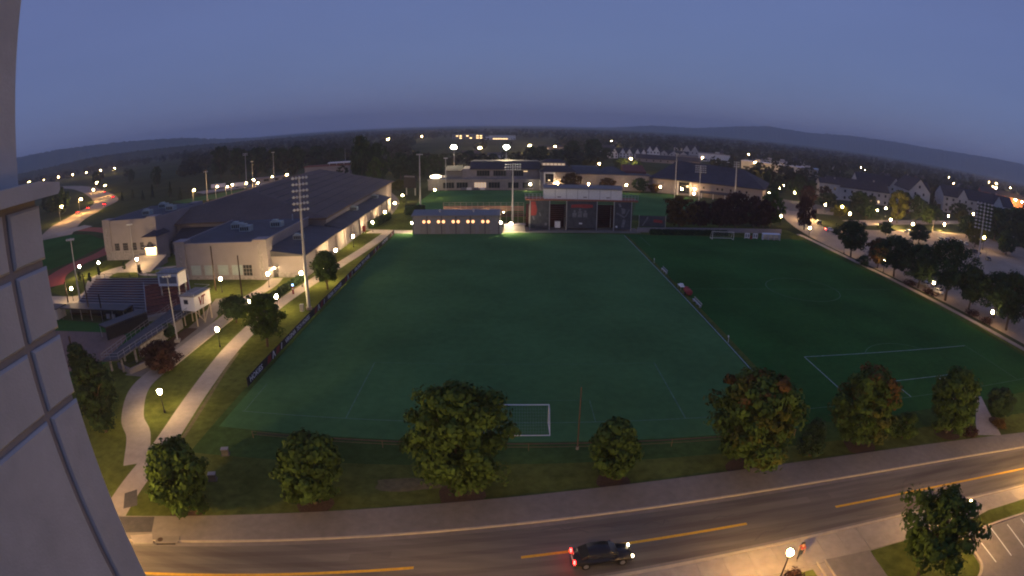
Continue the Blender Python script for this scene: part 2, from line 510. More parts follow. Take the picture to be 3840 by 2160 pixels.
# kerb ramp, storm drain and patches on the left of the walkway
tag(flat([(-34.6, -27.0), (-32.6, -26.3), (-33.4, -25.0), (-35.6, -26.0)], 0.158).build('kerb_ramp', mt['concrete']), 'pale concrete kerb ramp at the crossing by the tall wall', kind='structure')
dr = thing('storm_drain', 'concrete storm drain inlet with round iron cover at the kerb', 'drain', (-31.4, -25.35, 0))
mm = MB(); mm.obox(0, 0, 0.15, 2.4, 0.95, 0.1, 0.32); mm.build('inlet_slab', mt['asphalt2'], dr)
mm = MB(); mm.tube([(-0.7, -0.22, 0.2), (-0.7, -0.22, 0.215)], 0.3, 16); mm.build('cover', mt['mulch'], dr)
mm = MB(); mm.obox(0.05, -0.5, 0.07, 2.0, 0.06, 0.1, 0.32); mm.build('opening', mt['rubber'], dr)
tag(flat([(-38.6, -23.9), (-34.5, -22.6), (-33.6, -24.8), (-37.2, -26.1)], 0.150).build('asphalt_patch', mt['patch']), 'dark asphalt patch on the walkway beside the tall wall', kind='structure')
tag(flat([(-40.3, -20.0), (-39.2, -18.9), (-37.6, -21.4), (-38.9, -22.4)], 0.027).build('asphalt_patch', mt['patch']), 'small dark asphalt patch on the path below the first street tree', kind='structure')

# near side lower right: driveway, parking bays, planting islands
sheet('driveway', [(26.0, -26.95), (31.0, -27.1), (30.6, -37), (26.2, -37)], 0.135, mt['asphalt2'], 'grey driveway apron leaving the near pavement')
for x0 in (25.0, 25.85):
    mm = MB(); mm.prism([(x0, -27.0), (x0 + 0.14, -27.0), (x0 + 0.36, -34), (x0 + 0.2, -34)], 0.06, 0.22)
    tag(mm.build('kerb', mt['kerb']), 'pale %s kerb edging the driveway apron' % ('outer' if x0 < 25.5 else 'inner'), kind='structure')
isl = smooth_line([(31.0, -27.25), (35, -27.2), (39, -27.6), (41.9, -29.2), (42.0, -31.5), (41.4, -33.6), (39.8, -34.8), (35, -35.6), (31.0, -35.6)], 4)
mm = MB(); mm.prism(ccw(isl), 0.02, 0.16)
tag(mm.build('lawn_island', mt['lawn']), 'rounded grass island between driveway and parking bays', kind='structure')
ik = ribbon([(42.3, -29.0), (42.35, -30.7), (42.2, -32.4), (41.8, -33.8), (40.3, -35.0), (37, -35.9)], 0.3, 0.24, 6, -0.05)
tag(ik.build('kerb', mt['kerb']), 'curved pale kerb round the grass island', kind='structure')
lot = sheet('parking_bays', [(42.2, -29.3), (47, -29.25), (54, -29.75), (75, -32), (75, -48), (36, -48), (40.5, -35.1), (41.9, -33.7), (42.3, -31)], 0.12, mt['asphalt2'], 'asphalt parking bays below the street, lower right corner')
for k, (a, b) in enumerate((((44.15, -31.0), (43.9, -34.2)), ((47.1, -29.6), (46.5, -34.3)), ((49.8, -30.0), (49.1, -34.6)), ((52.5, -30.1), (51.7, -34.9)), ((55.2, -30.4), (54.3, -35.2)))):
    ribbon([a, b], 0.13, 0.126, 1).build('stall_line', mt['white'], lot)
sheet('verge', [(42.6, -28.9), (45, -27.35), (49.1, -26.9), (56.2, -27.4), (80, -30), (80, -31.9), (54, -29.45), (47, -28.95)], 0.150, mt['lawn'], 'narrow grass verge between pavement and parking bays')
vk = ribbon([(42.5, -29.1), (47, -29.12), (54, -29.6), (76, -31.9)], 0.28, 0.25, 4, -0.05)
tag(vk.build('kerb', mt['kerb']), 'pale kerb along the head of the parking bays', kind='structure')
sheet('planting_patch', [(22.5, -27.9), (24.3, -27.8), (24.6, -34), (21.4, -34)], 0.150, mt['lawn'], 'small grass patch beside the near pavement lamp')

# the walkway ramp on the right of the lawn, with path
sheet('ramp_path', [(60.4, -12.6), (64.8, -14.1), (68.4, -7.4), (71.0, -3.0), (69.6, -2.6), (66.6, -6.0), (63, -9.5)], Z4, mt['concrete'], 'pale concrete path from the walkway up to the far pitch corner')

# fields
field = sheet('playing_field', [(-35.6, -4.2), (34.0, -4.2), (34.3, 112.2), (-35.4, 112.2)], Z1, mt['turf'], 'smooth blue green soccer pitch in the middle of the picture')
def line(parent, a, b, w=0.14, mat='paint', z=Z2):
    return ribbon([a, b], w, z, 1).build('line', mt[mat], parent)
line(field, (34.36, -2.5), (34.36, 111), 0.17)
line(field, (-20.16, 0), (-20.16, 16.5), 0.12, 'faint'); line(field, (20.16, 0), (20.16, 16.5), 0.14, 'faint')
line(field, (-34.2, 0), (34.2, 0), 0.12, 'faint'); line(field, (-20.16, 16.5), (20.16, 16.5), 0.05, 'faint')
line(field, (-9.16, 0), (-9.16, 5.5), 0.05, 'faint'); line(field, (9.16, 0), (9.16, 5.5), 0.09, 'faint'); line(field, (-9.16, 5.5), (9.16, 5.5), 0.05, 'faint')
line(field, (-33.9, 0), (-33.9, 8), 0.08, 'faint')
sheet('dark_lawn', [(-36.6, -10.5), (-20, -9.5), (0, -8.5), (30, -8.0), (60, -8.3), (100, -13), (101, 113), (-36.4, 113)], 0.002, mt['lawn2'], 'dark green border lawn round the two pitches')  # border lawn with its own darker green base colour
pitch2 = sheet('practice_field', [(35.4, -3.6), (99.0, -4.4), (96.5, 111.4), (34.9, 112.0)], Z1 + 0.002, mt['turf2'], 'darker green soccer pitch with faint lines')
BX, BY = 65.88, 54.04
P0 = 0.16
line(pitch2, (36.5, BY), (93, BY), 0.10, 'faint')
for a, b, w, mm_ in (((BX - 20.16, P0 + 16.5), (BX + 20.16, P0 + 16.5), 0.15, 'paint'), ((BX - 20.16, P0), (BX - 20.16, P0 + 16.5), 0.15, 'paint'), ((BX + 20.16, P0), (BX + 20.16, P0 + 16.5), 0.10, 'faint'),
                ((BX - 9.16, P0 + 5.5), (BX + 9.16, P0 + 5.5), 0.14, 'paint'), ((BX - 9.16, P0), (BX - 9.16, P0 + 5.5), 0.14, 'paint'), ((BX + 9.16, P0), (BX + 9.16, P0 + 5.5), 0.10, 'faint'), ((36.5, P0), (96, P0), 0.10, 'faint'),
                ((39.0, 96), (39.0, 109), 0.10, 'faint'), ((BX - 20.16, 91.5), (BX + 20.16, 91.5), 0.06, 'faint')):
    line(pitch2, a, b, w, mm_)
def arc(parent, cx, cy_, r, a0, a1, w, mat, n=40):
    A = []; B = []
    for k in range(n + 1):
        t = a0 + (a1 - a0) * k / n
        A.append((cx + (r + w / 2) * math.cos(t), cy_ + (r + w / 2) * math.sin(t)))
        B.append((cx + (r - w / 2) * math.cos(t), cy_ + (r - w / 2) * math.sin(t)))
    return between(A, B, Z2 + 0.002).build('line', mt[mat], parent)
arc(pitch2, BX, BY, 9.15, 0, 2 * math.pi, 0.13, 'faint', 64)
arc(pitch2, BX, P0 + 11, 9.15, math.asin(5.5 / 9.15), math.pi - math.asin(5.5 / 9.15), 0.11, 'faint')
struct('dirt_edge', ribbon([(-30, -4.9), (-10, -4.6), (10, -4.6), (33, -4.8)], 0.22, Z2), mt['mulch'], 'bare brown strip along the near end of the pitch')
struct('worn_strip', ribbon([(35.2, -3), (35.1, 40), (35.0, 80), (34.9, 110)], 0.9, Z2 + 0.001), mt['lawn'], 'worn yellowish strip between the two pitches')
field3 = sheet('far_field', [(-40, 150), (62, 150), (90, 205), (80, 221), (-38, 221)], Z2, mt['turf'], 'green training field behind the stands')
sheet('forecourt', [(-42, 221.5), (130, 221.5), (125, 206), (100, 206), (88, 212), (-42, 222.5)], Z3, mt['concrete'], 'paved forecourt in front of the long stone building') if False else None
sheet('stand_apron', [(4.0, 113.2), (40.5, 114.6), (40.5, 123), (-3.4, 123), (-3.4, 112.4)], Z2, mt['asphalt2'], 'paved apron under the grandstand')
sheet('shed_path', [(-45.5, 113.5), (-30.5, 112.4), (-30.5, 117), (-44.5, 119.5)], Z2, mt['concrete'], 'lamp lit path beside the end of the grey shed')

# paths on the left
struct('main_path', ribbon([(-39.0, -26.5), (-40.2, -19), (-41.0, -9.4), (-43.2, 3.9), (-45.3, 19.1), (-46.0, 33), (-45.8, 44), (-44.0, 60), (-42.0, 75), (-40.0, 92), (-38.8, 108), (-38.4, 118)], 3.1, Z3), mt['concrete'], 'pale path running beside the banner fence')
struct('bare_strip', ribbon([(-38.6, -12), (-39.4, -6), (-40.7, 2), (-42.2, 10), (-43.4, 18)], 0.55, 0.012), mt['bare'], 'bare tan earth along the edge of the main path')
for x_, y_, r_, l_ in ((-11.0, -12.6, 1.9, 'bare tan patch in the lawn left of the largest tree'),):
    sheet('bare_patch', [(x_ + r_ * 1.7 * (1 + 0.2 * math.sin(3 * a_ + x_)) * math.cos(a_), y_ + r_ * 0.6 * (1 + 0.25 * math.sin(2 * a_ + y_)) * math.sin(a_)) for a_ in [2 * math.pi * q_ / 20 for q_ in range(20)]], 0.012, mt['bare'], l_)
struct('branch_path', ribbon([(-42.2, -14.5), (-45.8, -8.6), (-49.6, -4.6), (-53.7, 3.2), (-54.2, 11), (-54.0, 22), (-53.7, 36), (-54.6, 45), (-53.6, 55), (-54.4, 61.6)], 3.4, Z4), mt['concrete'], 'pale curved path leading past the softball stand')
struct('softball_apron', ribbon([(-57.5, 7), (-57.6, 16), (-57.2, 27), (-58.5, 37), (-60.5, 46)], 4.0, Z3), mt['asphalt2'], 'dim paved strip beside the softball concourse')
pe = ribbon([(-52.2, 10), (-52.05, 23), (-52.0, 37)], 0.22, 0.10, 4, -0.02)
tag(pe.build('kerb', mt['kerb']), 'thin pale kerb edging the branch path lawn', kind='structure')
struct('plaza', ribbon([(-120, 42), (-106, 43), (-104, 50), (-113, 63), (-112, 72), (-106, 76), (-100, 74)], 7.0, Z3), mt['concrete'], 'pale lamp lit plaza curving behind the softball stand')
struct('plaza_branch', ribbon([(-106, 74), (-98, 66), (-88, 65.0), (-82, 62)], 2.2, Z4), mt['concrete'], 'thin pale path from plaza to the field house corner')
struct('entrance_path', ribbon([(-104, 70.5), (-95, 72.5), (-84, 76.5)], 2.0, 0.028), mt['concrete'], 'pale path along the lawn before the field house entrance')
mm = MB(); mm.add([(-111, 68, 0.03), (-97, 68, 0.03), (-98, 79, 2.2), (-110, 79, 2.2), (-111, 68, -0.1), (-97, 68, -0.1), (-98, 79, -0.1), (-110, 79, -0.1)], [(0, 1, 2, 3), (0, 3, 7, 4), (1, 5, 6, 2), (2, 6, 7, 3), (0, 4, 5, 1)])
struct('entrance_ramp', mm, mt['concrete'], 'pale ramp rising to the glowing field house doors')
sheet('softball_field', [(-120, -2), (-67, 2), (-66.5, 27.5), (-110, 30)], Z2, mt['turf2'], 'dark softball outfield grass')
sheet('softball_infield', smooth_line([(-96, 22.5), (-82, 23.5), (-71.5, 23.0), (-68.6, 15), (-69.5, 8), (-78, 4), (-92, 8), (-96, 22)], 4), Z3, mt['dirt'], 'brown softball infield dirt')
struct('running_track', ribbon([(-126, 54), (-135, 65), (-139, 80), (-139, 96), (-150, 120), (-176, 140), (-205, 150)], 8.0, Z3), mt['track'], 'dark red running track at the far left')
sheet('track_infield', [(-150, 60), (-145, 82), (-150, 112), (-180, 132), (-215, 140), (-235, 110), (-200, 60)], Z2, mt['turf2'], 'dark grass inside the running track')
sheet('long_jump_apron', [(-216, 142), (-211, 161), (-199, 155), (-205, 134)], Z4, mt['concrete'], 'pale paved apron beyond the running track')
struct('upper_road', ribbon([(-205, 130), (-236, 172), (-250, 200), (-262, 222), (-282, 262), (-345, 325), (-430, 400), (-520, 470), (-640, 540)], 20.0, Z3), mt['lotpave'], 'lamp lit road curving uphill at the far left')
sheet('upper_field', [(-178, 214), (-150, 236), (-128, 262), (-145, 282), (-178, 250), (-195, 225)], Z3, mt['turf'], 'bright green strip of field behind the field house')
sheet('stadium_apron', [(-205, 270), (-190, 256), (-150, 290), (-110, 300), (-120, 318), (-165, 305)], Z4, mt['concrete'], 'pale paved strip along the far stadium wall')
struct('service_road', ribbon([(-47, 118), (-46.5, 140), (-48, 165), (-52, 190), (-60, 215), (-66, 235)], 5.0, Z3), mt['asphalt2'], 'service road beside the field house')

# right hand side street and parking lots
struct('side_pavement', ribbon([(101.8, 122), (101.6, 108), (101.2, 88), (101.2, 66), (101.6, 44), (102.4, 20), (103.5, 0)], 1.8, 0.10, 4, -0.05), mt['concrete'], 'thin lamp lit pavement along the second pitch')
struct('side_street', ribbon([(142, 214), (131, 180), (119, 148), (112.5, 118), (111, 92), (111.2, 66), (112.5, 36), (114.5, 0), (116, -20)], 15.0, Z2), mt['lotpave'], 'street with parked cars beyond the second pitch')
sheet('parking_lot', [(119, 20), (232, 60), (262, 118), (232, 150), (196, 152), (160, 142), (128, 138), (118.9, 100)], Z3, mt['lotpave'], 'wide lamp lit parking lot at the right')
sheet('upper_lot', [(130, 182), (152, 176), (172, 206), (150, 226), (136, 222)], Z4, mt['asphalt'], 'small dark parking lot beside the dark roofed hall')
sheet('cross_street', [(150, 150), (270, 190), (272, 200), (148, 162)], Z4 + 0.006, mt['concrete'], 'pale walk between the dormitories and the parking lot')

# ------------------------------------------------------------------ hills and far woods
def ridge(name, label, dist, profile, depth, seed):
    r2 = random.Random(seed)
    a = np.array(profile)
    az = np.arange(a[0, 0], a[-1, 0] + 0.01, 0.12)
    el = np.interp(az, a[:, 0], a[:, 1])
    v = []; n = len(az); rows = 7
    ph = [r2.uniform(0, 6) for _ in range(6)]
    for j in range(rows):
        t = j / (rows - 1)
        for i in range(n):
            d = dist + depth * (t - 0.5)
            h = max(2.0, CAM[2] + dist * math.tan(R(el[i])))
            edge = min(1.0, i / 25.0, (n - 1 - i) / 25.0)
            s = math.sin(t * math.pi) ** 0.75
            wob = 0.06 * h * math.sin(az[i] * 0.9 + ph[j % 6]) * (1 - s) + r2.uniform(-1, 1) * min(5.5, dist * 0.0011)
            z = -1.0 + (h + 1) * s * edge + (wob if 0 < j < rows - 1 else 0)
            v.append((CAM[0] + d * math.sin(R(az[i])), CAM[1] + d * math.cos(R(az[i])), max(z, -0.9)))
    f = [(j * n + i, j * n + i + 1, (j + 1) * n + i + 1, (j + 1) * n + i) for j in range(rows - 1) for i in range(n - 1)]
    f = [tuple(reversed(q)) for q in f]
    m = MB(); m.add(v, f)
    return struct(name, m, mt['hill'], label)
ridge('hills', 'blue wooded ridge along the left horizon', 4600, [(-66, 1.3), (-50.5, 1.26), (-46, 1.24), (-41.7, 1.06), (-37.7, 0.88), (-32.3, 0.47), (-30.2, 0.1), (-25.4, -0.3), (-18, -0.42), (-8, -0.40)], 1500, 1)
ridge('hills', 'long blue mountain ridge along the right horizon', 6800, [(6, -0.30), (10.3, -0.15), (14.2, 0.26), (18.7, 0.30), (23.1, 0.83), (26, 1.14), (30.1, 0.93), (33.8, 1.14), (38.4, 1.24), (42.6, 1.18), (47.9, 1.32), (51.2, 1.44), (66, 1.5)], 1800, 2)
ridge('hills', 'low dark wooded hill on the left before the ridge', 1900, [(-62, -0.35), (-47.7, -0.24), (-42.8, -0.05), (-37.5, -0.14), (-31.3, -0.31), (-27.5, -0.50), (-20, -0.55), (-14, -0.55)], 500, 3)
ridge('hills', 'low far wooded rise across the middle of the horizon', 2600, [(-22, -0.5), (-15.3, -0.46), (-5.4, -0.57), (0.3, -0.53), (9.2, -0.50), (17.2, -0.72), (22.2, -0.6), (30.2, -0.7), (37.4, -0.66), (48, -0.68), (60, -0.9)], 500, 4)

def crowns(mb, x, y, h, w, rr, n=34, q=None):
    """one far tree: a loose ball of leaf clump faces"""
    q = q or w * 0.30
    for _ in range(n):
        u = rr.uniform(-1, 1); a = rr.uniform(0, 6.283); r_ = math.sqrt(1 - u * u) * (0.65 + 0.4 * rr.random())
        cx = x + w / 2 * r_ * math.cos(a); cy_ = y + w / 2 * r_ * math.sin(a); cz = h * (0.56 + 0.40 * u)
        nrm = Vector((r_ * math.cos(a) + rr.uniform(-.5, .5), r_ * math.sin(a) + rr.uniform(-.5, .5), u + rr.uniform(-.3, .7))).normalized()
        t = nrm.cross(Vector((rr.uniform(-1, 1), rr.uniform(-1, 1), rr.uniform(-1, 1)))).normalized()
        b = nrm.cross(t)
        s = q * rr.uniform(0.6, 1.25)
        c = Vector((cx, cy_, cz))
        mb.add([c - t * s * 0.5, c - b * s * 0.42, c + t * s * 0.5, c + b * s * 0.5], [(0, 1, 2, 3)])
def pol(az, d):
    return CAM[0] + d * math.sin(R(az)), CAM[1] + d * math.cos(R(az))
wm = MB(); rr = random.Random(11)
def clear(az, d):
    # open ground: the meadow and road on the left, the athletic grounds, the sites of far buildings
    if -62 < az < -33 and d < 1150: return d < 620 or rr.random() < 0.97
    if -33 <= az < -26 and d < 520: return True
    if -26 <= az < -10 and d < 500: return rr.random() < 0.9
    if -10 <= az < 4.5 and 470 < d < 1250: return rr.random() < 0.97
    if 4.5 <= az < 9 and d < 640: return rr.random() < 0.7
    if 9 <= az < 19.5 and d < 760: return True
    if 19.5 <= az < 37 and d < 640: return rr.random() < (1.0 if d < 330 else 0.6)
    if 37 <= az < 60 and d < 620: return rr.random() < (1.0 if d < 420 else 0.45)
    if -10 <= az < 4.5 and d < 470: return rr.random() < 0.55
    return False
cnt = 0
while cnt < 3600:
    az = rr.uniform(-60, 60); d = 360 + 2050 * rr.random() ** 1.25
    if clear(az, d): continue
    x, y = pol(az, d)
    h = rr.uniform(8, 15) if d > 700 else rr.uniform(8, 13)
    if -33 < az < -14: h *= 1.15
    w = rr.uniform(8, 15)
    crowns(wm, x, y, h, w, rr, 40 if d < 900 else (24 if d < 1500 else 15), w * (0.30 if d < 900 else 0.42))
    cnt += 1
wo = wm.build('far_woods', mt['woods'])
tag(wo, 'far dark woods covering the plain up to the horizon', kind='stuff')

# ------------------------------------------------------------------ near stone building (left edge)
nb = thing('stone_building', 'close pale stone building pier with cornice filling the left edge', 'building', (CAM[0], CAM[1], 0))
CZ = CAM[2]
mm = MB(); mm.box(-13, -3.63, -18, 3.15, 0, CZ - 0.24); mm.build('wall_core', mt['darkstone'], nb)
def chamfer_block(w, h, d=0.05, c=0.018):
    """block facing +x: width along y, height along z"""
    v = [(0, 0, 0), (0, w, 0), (0, w, h), (0, 0, h), (d - c, 0, 0), (d - c, w, 0), (d - c, w, h), (d - c, 0, h), (d, c, c), (d, w - c, c), (d, w - c, h - c), (d, c, h - c)]
    f = [(0, 3, 2, 1), (0, 1, 5, 4), (1, 2, 6, 5), (2, 3, 7, 6), (3, 0, 4, 7), (4, 5, 9, 8), (5, 6, 10, 9), (6, 7, 11, 10), (7, 4, 8, 11), (8, 9, 10, 11)]
    m = MB(); m.add(v, f); return m
JW = 0.06
COURSES = [(0.27, 0.75), (0.75, 1.32), (1.32, 1.89), (1.89, 4.30), (4.30, 4.87), (4.87, 7.3), (7.3, 7.87), (7.87, 10.3)]
def put(me, loc, rz=0):
    o = bpy.data.objects.new('block', me); COL.objects.link(o); o.parent = nb; o.location = loc; o.rotation_euler = (0, 0, rz); return o
for h0, h1 in COURSES:
    hh = h1 - h0 - JW
    qm = chamfer_block(0.44 - JW, hh, 0.035, 0.020).mesh('block', mt['stone'])
    lm = chamfer_block(2.30 - JW, hh, 0.035, 0.020).mesh('block', mt['stone'])
    z = CZ - h1 + JW * 0.5
    for y, me in [(2.74, qm)] + [(2.74 - 2.30 * (j + 1), lm) for j in range(4)]:
        put(me, (-3.63, y + JW, z))
    for x, me in [(-3.63, qm)] + [(-3.63 - 0.44 - 2.30 * j, lm) for j in range(3)]:
        put(me, (x - JW * 0.3, 3.15, z), math.pi / 2)
mm = MB()
mm.xprism([(-18, CZ - 0.24), (3.33, CZ - 0.24), (3.36, CZ - 0.21), (3.36, CZ - 0.15), (3.10, CZ - 0.11), (-18, CZ - 0.11)], -13, -3.50)
mm.build('cornice', mt['stone'], nb)
mm = MB(); mm.box(-13, -3.76, -18, 3.08, CZ - 0.115, CZ + 8); mm.build('upper_wall', mt['stone'], nb)

# ------------------------------------------------------------------ generic window
def window(parent, axis, pos, a0, a1, z0, z1, cols, rows, face=1, frame='stone', pane='glass', fw=0.10, depth=0.06):
    """window on a wall: axis 'y' means the wall faces -y/+y at y=pos and a is x; axis 'x' the wall faces x and a is y; frame proud, panes recessed"""
    f = MB()
    def bx(mb, p0, p1, q0, q1, d0, d1):
        lo, hi = pos + face * d0, pos + face * d1
        if axis == 'y': mb.box(p0, p1, lo, hi, q0, q1)
        else: mb.box(lo, hi, p0, p1, q0, q1)
    bx(f, a0 - fw, a1 + fw, z1, z1 + fw, -0.02, depth); bx(f, a0 - fw, a1 + fw, z0 - fw, z0, -0.02, depth + 0.04)
    bx(f, a0 - fw, a0, z0, z1, -0.02, depth); bx(f, a1, a1 + fw, z0, z1, -0.02, depth)
    cw = (a1 - a0) / cols; rh = (z1 - z0) / rows
    for c in range(1, cols): bx(f, a0 + c * cw - fw * 0.3, a0 + c * cw + fw * 0.3, z0, z1, -0.02, depth * 0.8)
    for r_ in range(1, rows): bx(f, a0, a1, z0 + r_ * rh - fw * 0.3, z0 + r_ * rh + fw * 0.3, -0.02, depth * 0.7)
    w = f.build('window', mt[frame], parent)
    for c in range(cols):
        for r_ in range(rows):
            g = MB(); bx(g, a0 + c * cw + fw * 0.3, a0 + (c + 1) * cw - fw * 0.3, z0 + r_ * rh + fw * 0.3, z0 + (r_ + 1) * rh - fw * 0.3, -0.015, 0.012)
            g.build('pane', mt[pane], w)
    return w

def hvac(parent, x, y, z, s=1.0):
    m = MB(); m.box(x - 1.6 * s, x + 1.6 * s, y - 1.1 * s, y + 1.1 * s, z, z + 1.5 * s); m.box(x - 1.2 * s, x + 0.2 * s, y - 0.8 * s, y + 0.8 * s, z + 1.5 * s, z + 1.9 * s)
    u = m.build('rooftop_unit', mt['teal'], parent)
    g = MB()
    for k in range(4): g.box(x - 1.3 * s + k * 0.65 * s, x - 0.85 * s + k * 0.65 * s, y - 1.13 * s, y - 1.1 * s, z + 0.3 * s, z + 1.2 * s)
    g.build('grille', mt['darkmetal'], u)

# ------------------------------------------------------------------ field house
fh = thing('field_house', 'huge pale field house with broad dark hip roof and flat roofed wings', 'building', (0, 0, 0))
mm = MB(); mm.box(-120, -52.6, 95, 190, 0, 8.3); mm.build('main_wall', mt['limewall'], fh)
# hip roof
ex0, ex1, ey0, ey1, ez, rx, rz_ = -121.2, -51.6, 93.6, 191.0, 8.45, -86.5, 15.1
mm = MB()
mm.add([(ex0, ey0, ez), (ex1, ey0, ez), (ex1, ey1, ez), (ex0, ey1, ez), (rx, 116, rz_), (rx, ey1, rz_), (ex0, ey0, ez - 0.45), (ex1, ey0, ez - 0.45), (ex1, ey1, ez - 0.45), (ex0, ey1, ez - 0.45)],
       [(0, 1, 4), (1, 2, 5, 4), (3, 0, 4, 5), (2, 3, 5), (0, 6, 7, 1), (1, 7, 8, 2), (2, 8, 9, 3), (3, 9, 6, 0), (6, 9, 8, 7)])
mr = mm.build('main_roof', mt['roofdark'], fh)
for a in range(7):   # low seams of the roof sheets on the slope that faces the pitch
    x0 = ex1 - (a + 1) * 4.4
    z0 = ez + (rz_ - ez) * (ex1 - x0) / (ex1 - rx) + 0.03
    mm = MB(); mm.box(x0 - 0.08, x0 + 0.08, 95 + (a + 1) * 2.9, 190.5, z0 - 0.05, z0 + 0.05); mm.build('roof_seam', mt['roofshade'], mr)
mm = MB(); mm.box(-52.55, -52.2, 95, 160, 6.6, 7.9); mm.build('clerestory_band', mt['limewall'], fh)
# low aisle facing the pitch
mm = MB(); mm.box(-52.6, -47.0, 94.0, 160.5, 0, 4.9); mm.build('aisle_wall', mt['limewall'], fh)
mm = MB(); mm.yprism([(-46.7, 4.9), (-46.7, 5.12), (-52.55, 6.45), (-52.55, 4.9)], 94.4, 161); mm.build('aisle_roof', mt['roofblue'], fh)
mm = MB(); mm.box(-57.0, -46.98, 62.5, 94.35, 0, 5.0); mm.build('low_wing_wall', mt['limewall'], fh)
mm = MB(); mm.yprism([(-46.7, 5.0), (-46.7, 5.2), (-57, 6.5), (-57, 5.0)], 62.1, 94.38); mm.build('low_wing_roof', mt['roofblue'], fh)
mm = MB(); mm.box(-56.95, -46.9, 62.38, 62.55, 0, 1.15); mm.box(-46.96, -46.85, 62.4, 160, 0, 0.9); mm.build('stone_base', mt['greystone'], fh)
for k in range(11):
    y = 70 + k * 8.3
    mm = MB(); mm.box(-47.0, -46.62, y, y + 0.9, 0, 4.75); mm.build('pilaster', mt['limewall'], fh)
for y in (101, 117.5, 134):
    mm = MB(); mm.box(-46.98, -46.88, y, y + 1.1, 0, 2.2); d = mm.build('door', mt['darkmetal'], fh)
    mm = MB(); mm.box(-46.88, -46.83, y + 0.85, y + 0.95, 1.0, 1.1); mm.build('handle', mt['chrome'], d)
# front flat roofed wing
mm = MB(); mm.box(-81.8, -57.02, 60.5, 93.6, 0, 8.55); mm.build('front_wing_wall', mt['limewall'], fh)
mm = MB(); mm.box(-81.4, -57.4, 60.9, 93.2, 8.3, 8.62); mm.build('front_wing_roof', mt['roofblue'], fh)
mm = MB(); mm.box(-82.0, -56.9, 60.3, 60.75, 8.4, 8.95); mm.box(-57.3, -56.88, 60.75, 93.5, 8.4, 8.9); mm.box(-82.0, -81.6, 60.75, 93.5, 8.4, 8.9); mm.build('parapet', mt['limewall'], fh)
def corner_pier(x0, x1, y, z, label=None):
    mm = MB(); mm.box(x0, x1, y - 0.35, y + 3.0, 0, z); mm.box(x0 - 0.15, x1 + 0.15, y - 0.5, y + 3.15, z, z + 0.3)
    p = mm.build('corner_pier', mt['limewall'], fh)
    xm0, xm1 = x0 + (x1 - x0) * 0.33, x1 - (x1 - x0) * 0.33
    q = MB(); q.box(xm0, xm1, y - 0.42, y - 0.34, 0.2, z * 0.72); q.build('stone_inlay', mt['greystone'], p)
    q = MB(); q.box(xm0, xm1, y - 0.42, y - 0.34, z * 0.74, z * 0.76); q.box(xm0, xm0 + 0.12, y - 0.42, y - 0.34, z * 0.76, z * 0.93); q.box(xm1 - 0.12, xm1, y - 0.42, y - 0.34, z * 0.76, z * 0.93); q.box(xm0, xm1, y - 0.42, y - 0.34, z * 0.93, z * 0.95); q.build('inlay_frame', mt['greystone'], p)
corner_pier(-82.0, -78.8, 60.5, 9.25)
corner_pier(-59.0, -55.6, 60.5, 9.15)
mm = MB(); mm.box(-78.8, -59.0, 60.42, 60.52, 0, 0.7); mm.build('stone_base', mt['greystone'], fh)
window(fh, 'y', 60.5, -62.5, -60.1, 0.9, 3.5, 3, 3, -1, 'limewall')
for x in (-77.6, -73.6, -69.6, -65.6):
    mm = MB(); mm.box(x, x + 2.9, 60.43, 60.52, 1.1, 3.5); q = mm.build('blind_panel', mt['teal'], fh)
    mm = MB(); mm.box(x - 0.5, x - 0.3, 60.35, 60.52, 0.8, 3.7); mm.build('rib', mt['greystone'], fh)
# low door with lamp in the corner
mm = MB(); mm.box(-55.3, -54.1, 62.30, 62.44, 0, 2.2); d = mm.build('door', mt['darkmetal'], fh)
mm = MB(); mm.box(-54.35, -54.25, 62.25, 62.32, 1.0, 1.15); mm.build('handle', mt['chrome'], d)
mm = MB(); mm.box(-55.6, -53.9, 61.3, 62.35, 2.55, 2.7); mm.build('door_canopy', mt['limewall'], fh)
for k, x in enumerate((-56.1, -54.9)):
    mm = MB(); mm.sphere(x, 62.0 - 0.1, 2.35, 0.17, 10, 6); mm.build('wall_lamp', mt['wallpack'], fh)
# west wing
mm = MB(); mm.box(-126.6, -104.0, 83.2, 112, 2.9, 12.4); mm.build('west_wing_wall', mt['limewall'], fh)
mm = MB(); mm.box(-126.8, -103.9, 83.0, 112.1, -0.1, 2.92); mm.build('stone_base', mt['greystone'], fh)
mm = MB(); mm.box(-126.0, -104.5, 83.8, 111.6, 12.15, 12.47); mm.build('west_wing_roof', mt['roofblue'], fh)
def wpier(x0, x1, y0, y1, z):
    mm = MB(); mm.box(x0, x1, y0, y1, 2.9, z); p = mm.build('corner_pier', mt['limewall'], fh)
    q = MB(); q.box(x0 + (x1 - x0) * 0.3, x1 - (x1 - x0) * 0.3, y0 - 0.08, y0 + 0.01, 4, z * 0.84); q.build('stone_inlay', mt['greystone'], p)
wpier(-127.0, -123.7, 82.8, 86, 12.85); wpier(-107.4, -103.8, 82.8, 86.5, 12.9); wpier(-107.0, -103.7, 109, 112.5, 12.9)
for a, b in ((-122.6, -120.5), (-118.9, -116.7), (-115.1, -113.0), (-111.4, -109.6)):
    window(fh, 'y', 83.2, a, b, 2.95, 5.25, 4, 3, -1, 'greystone', fw=0.08)
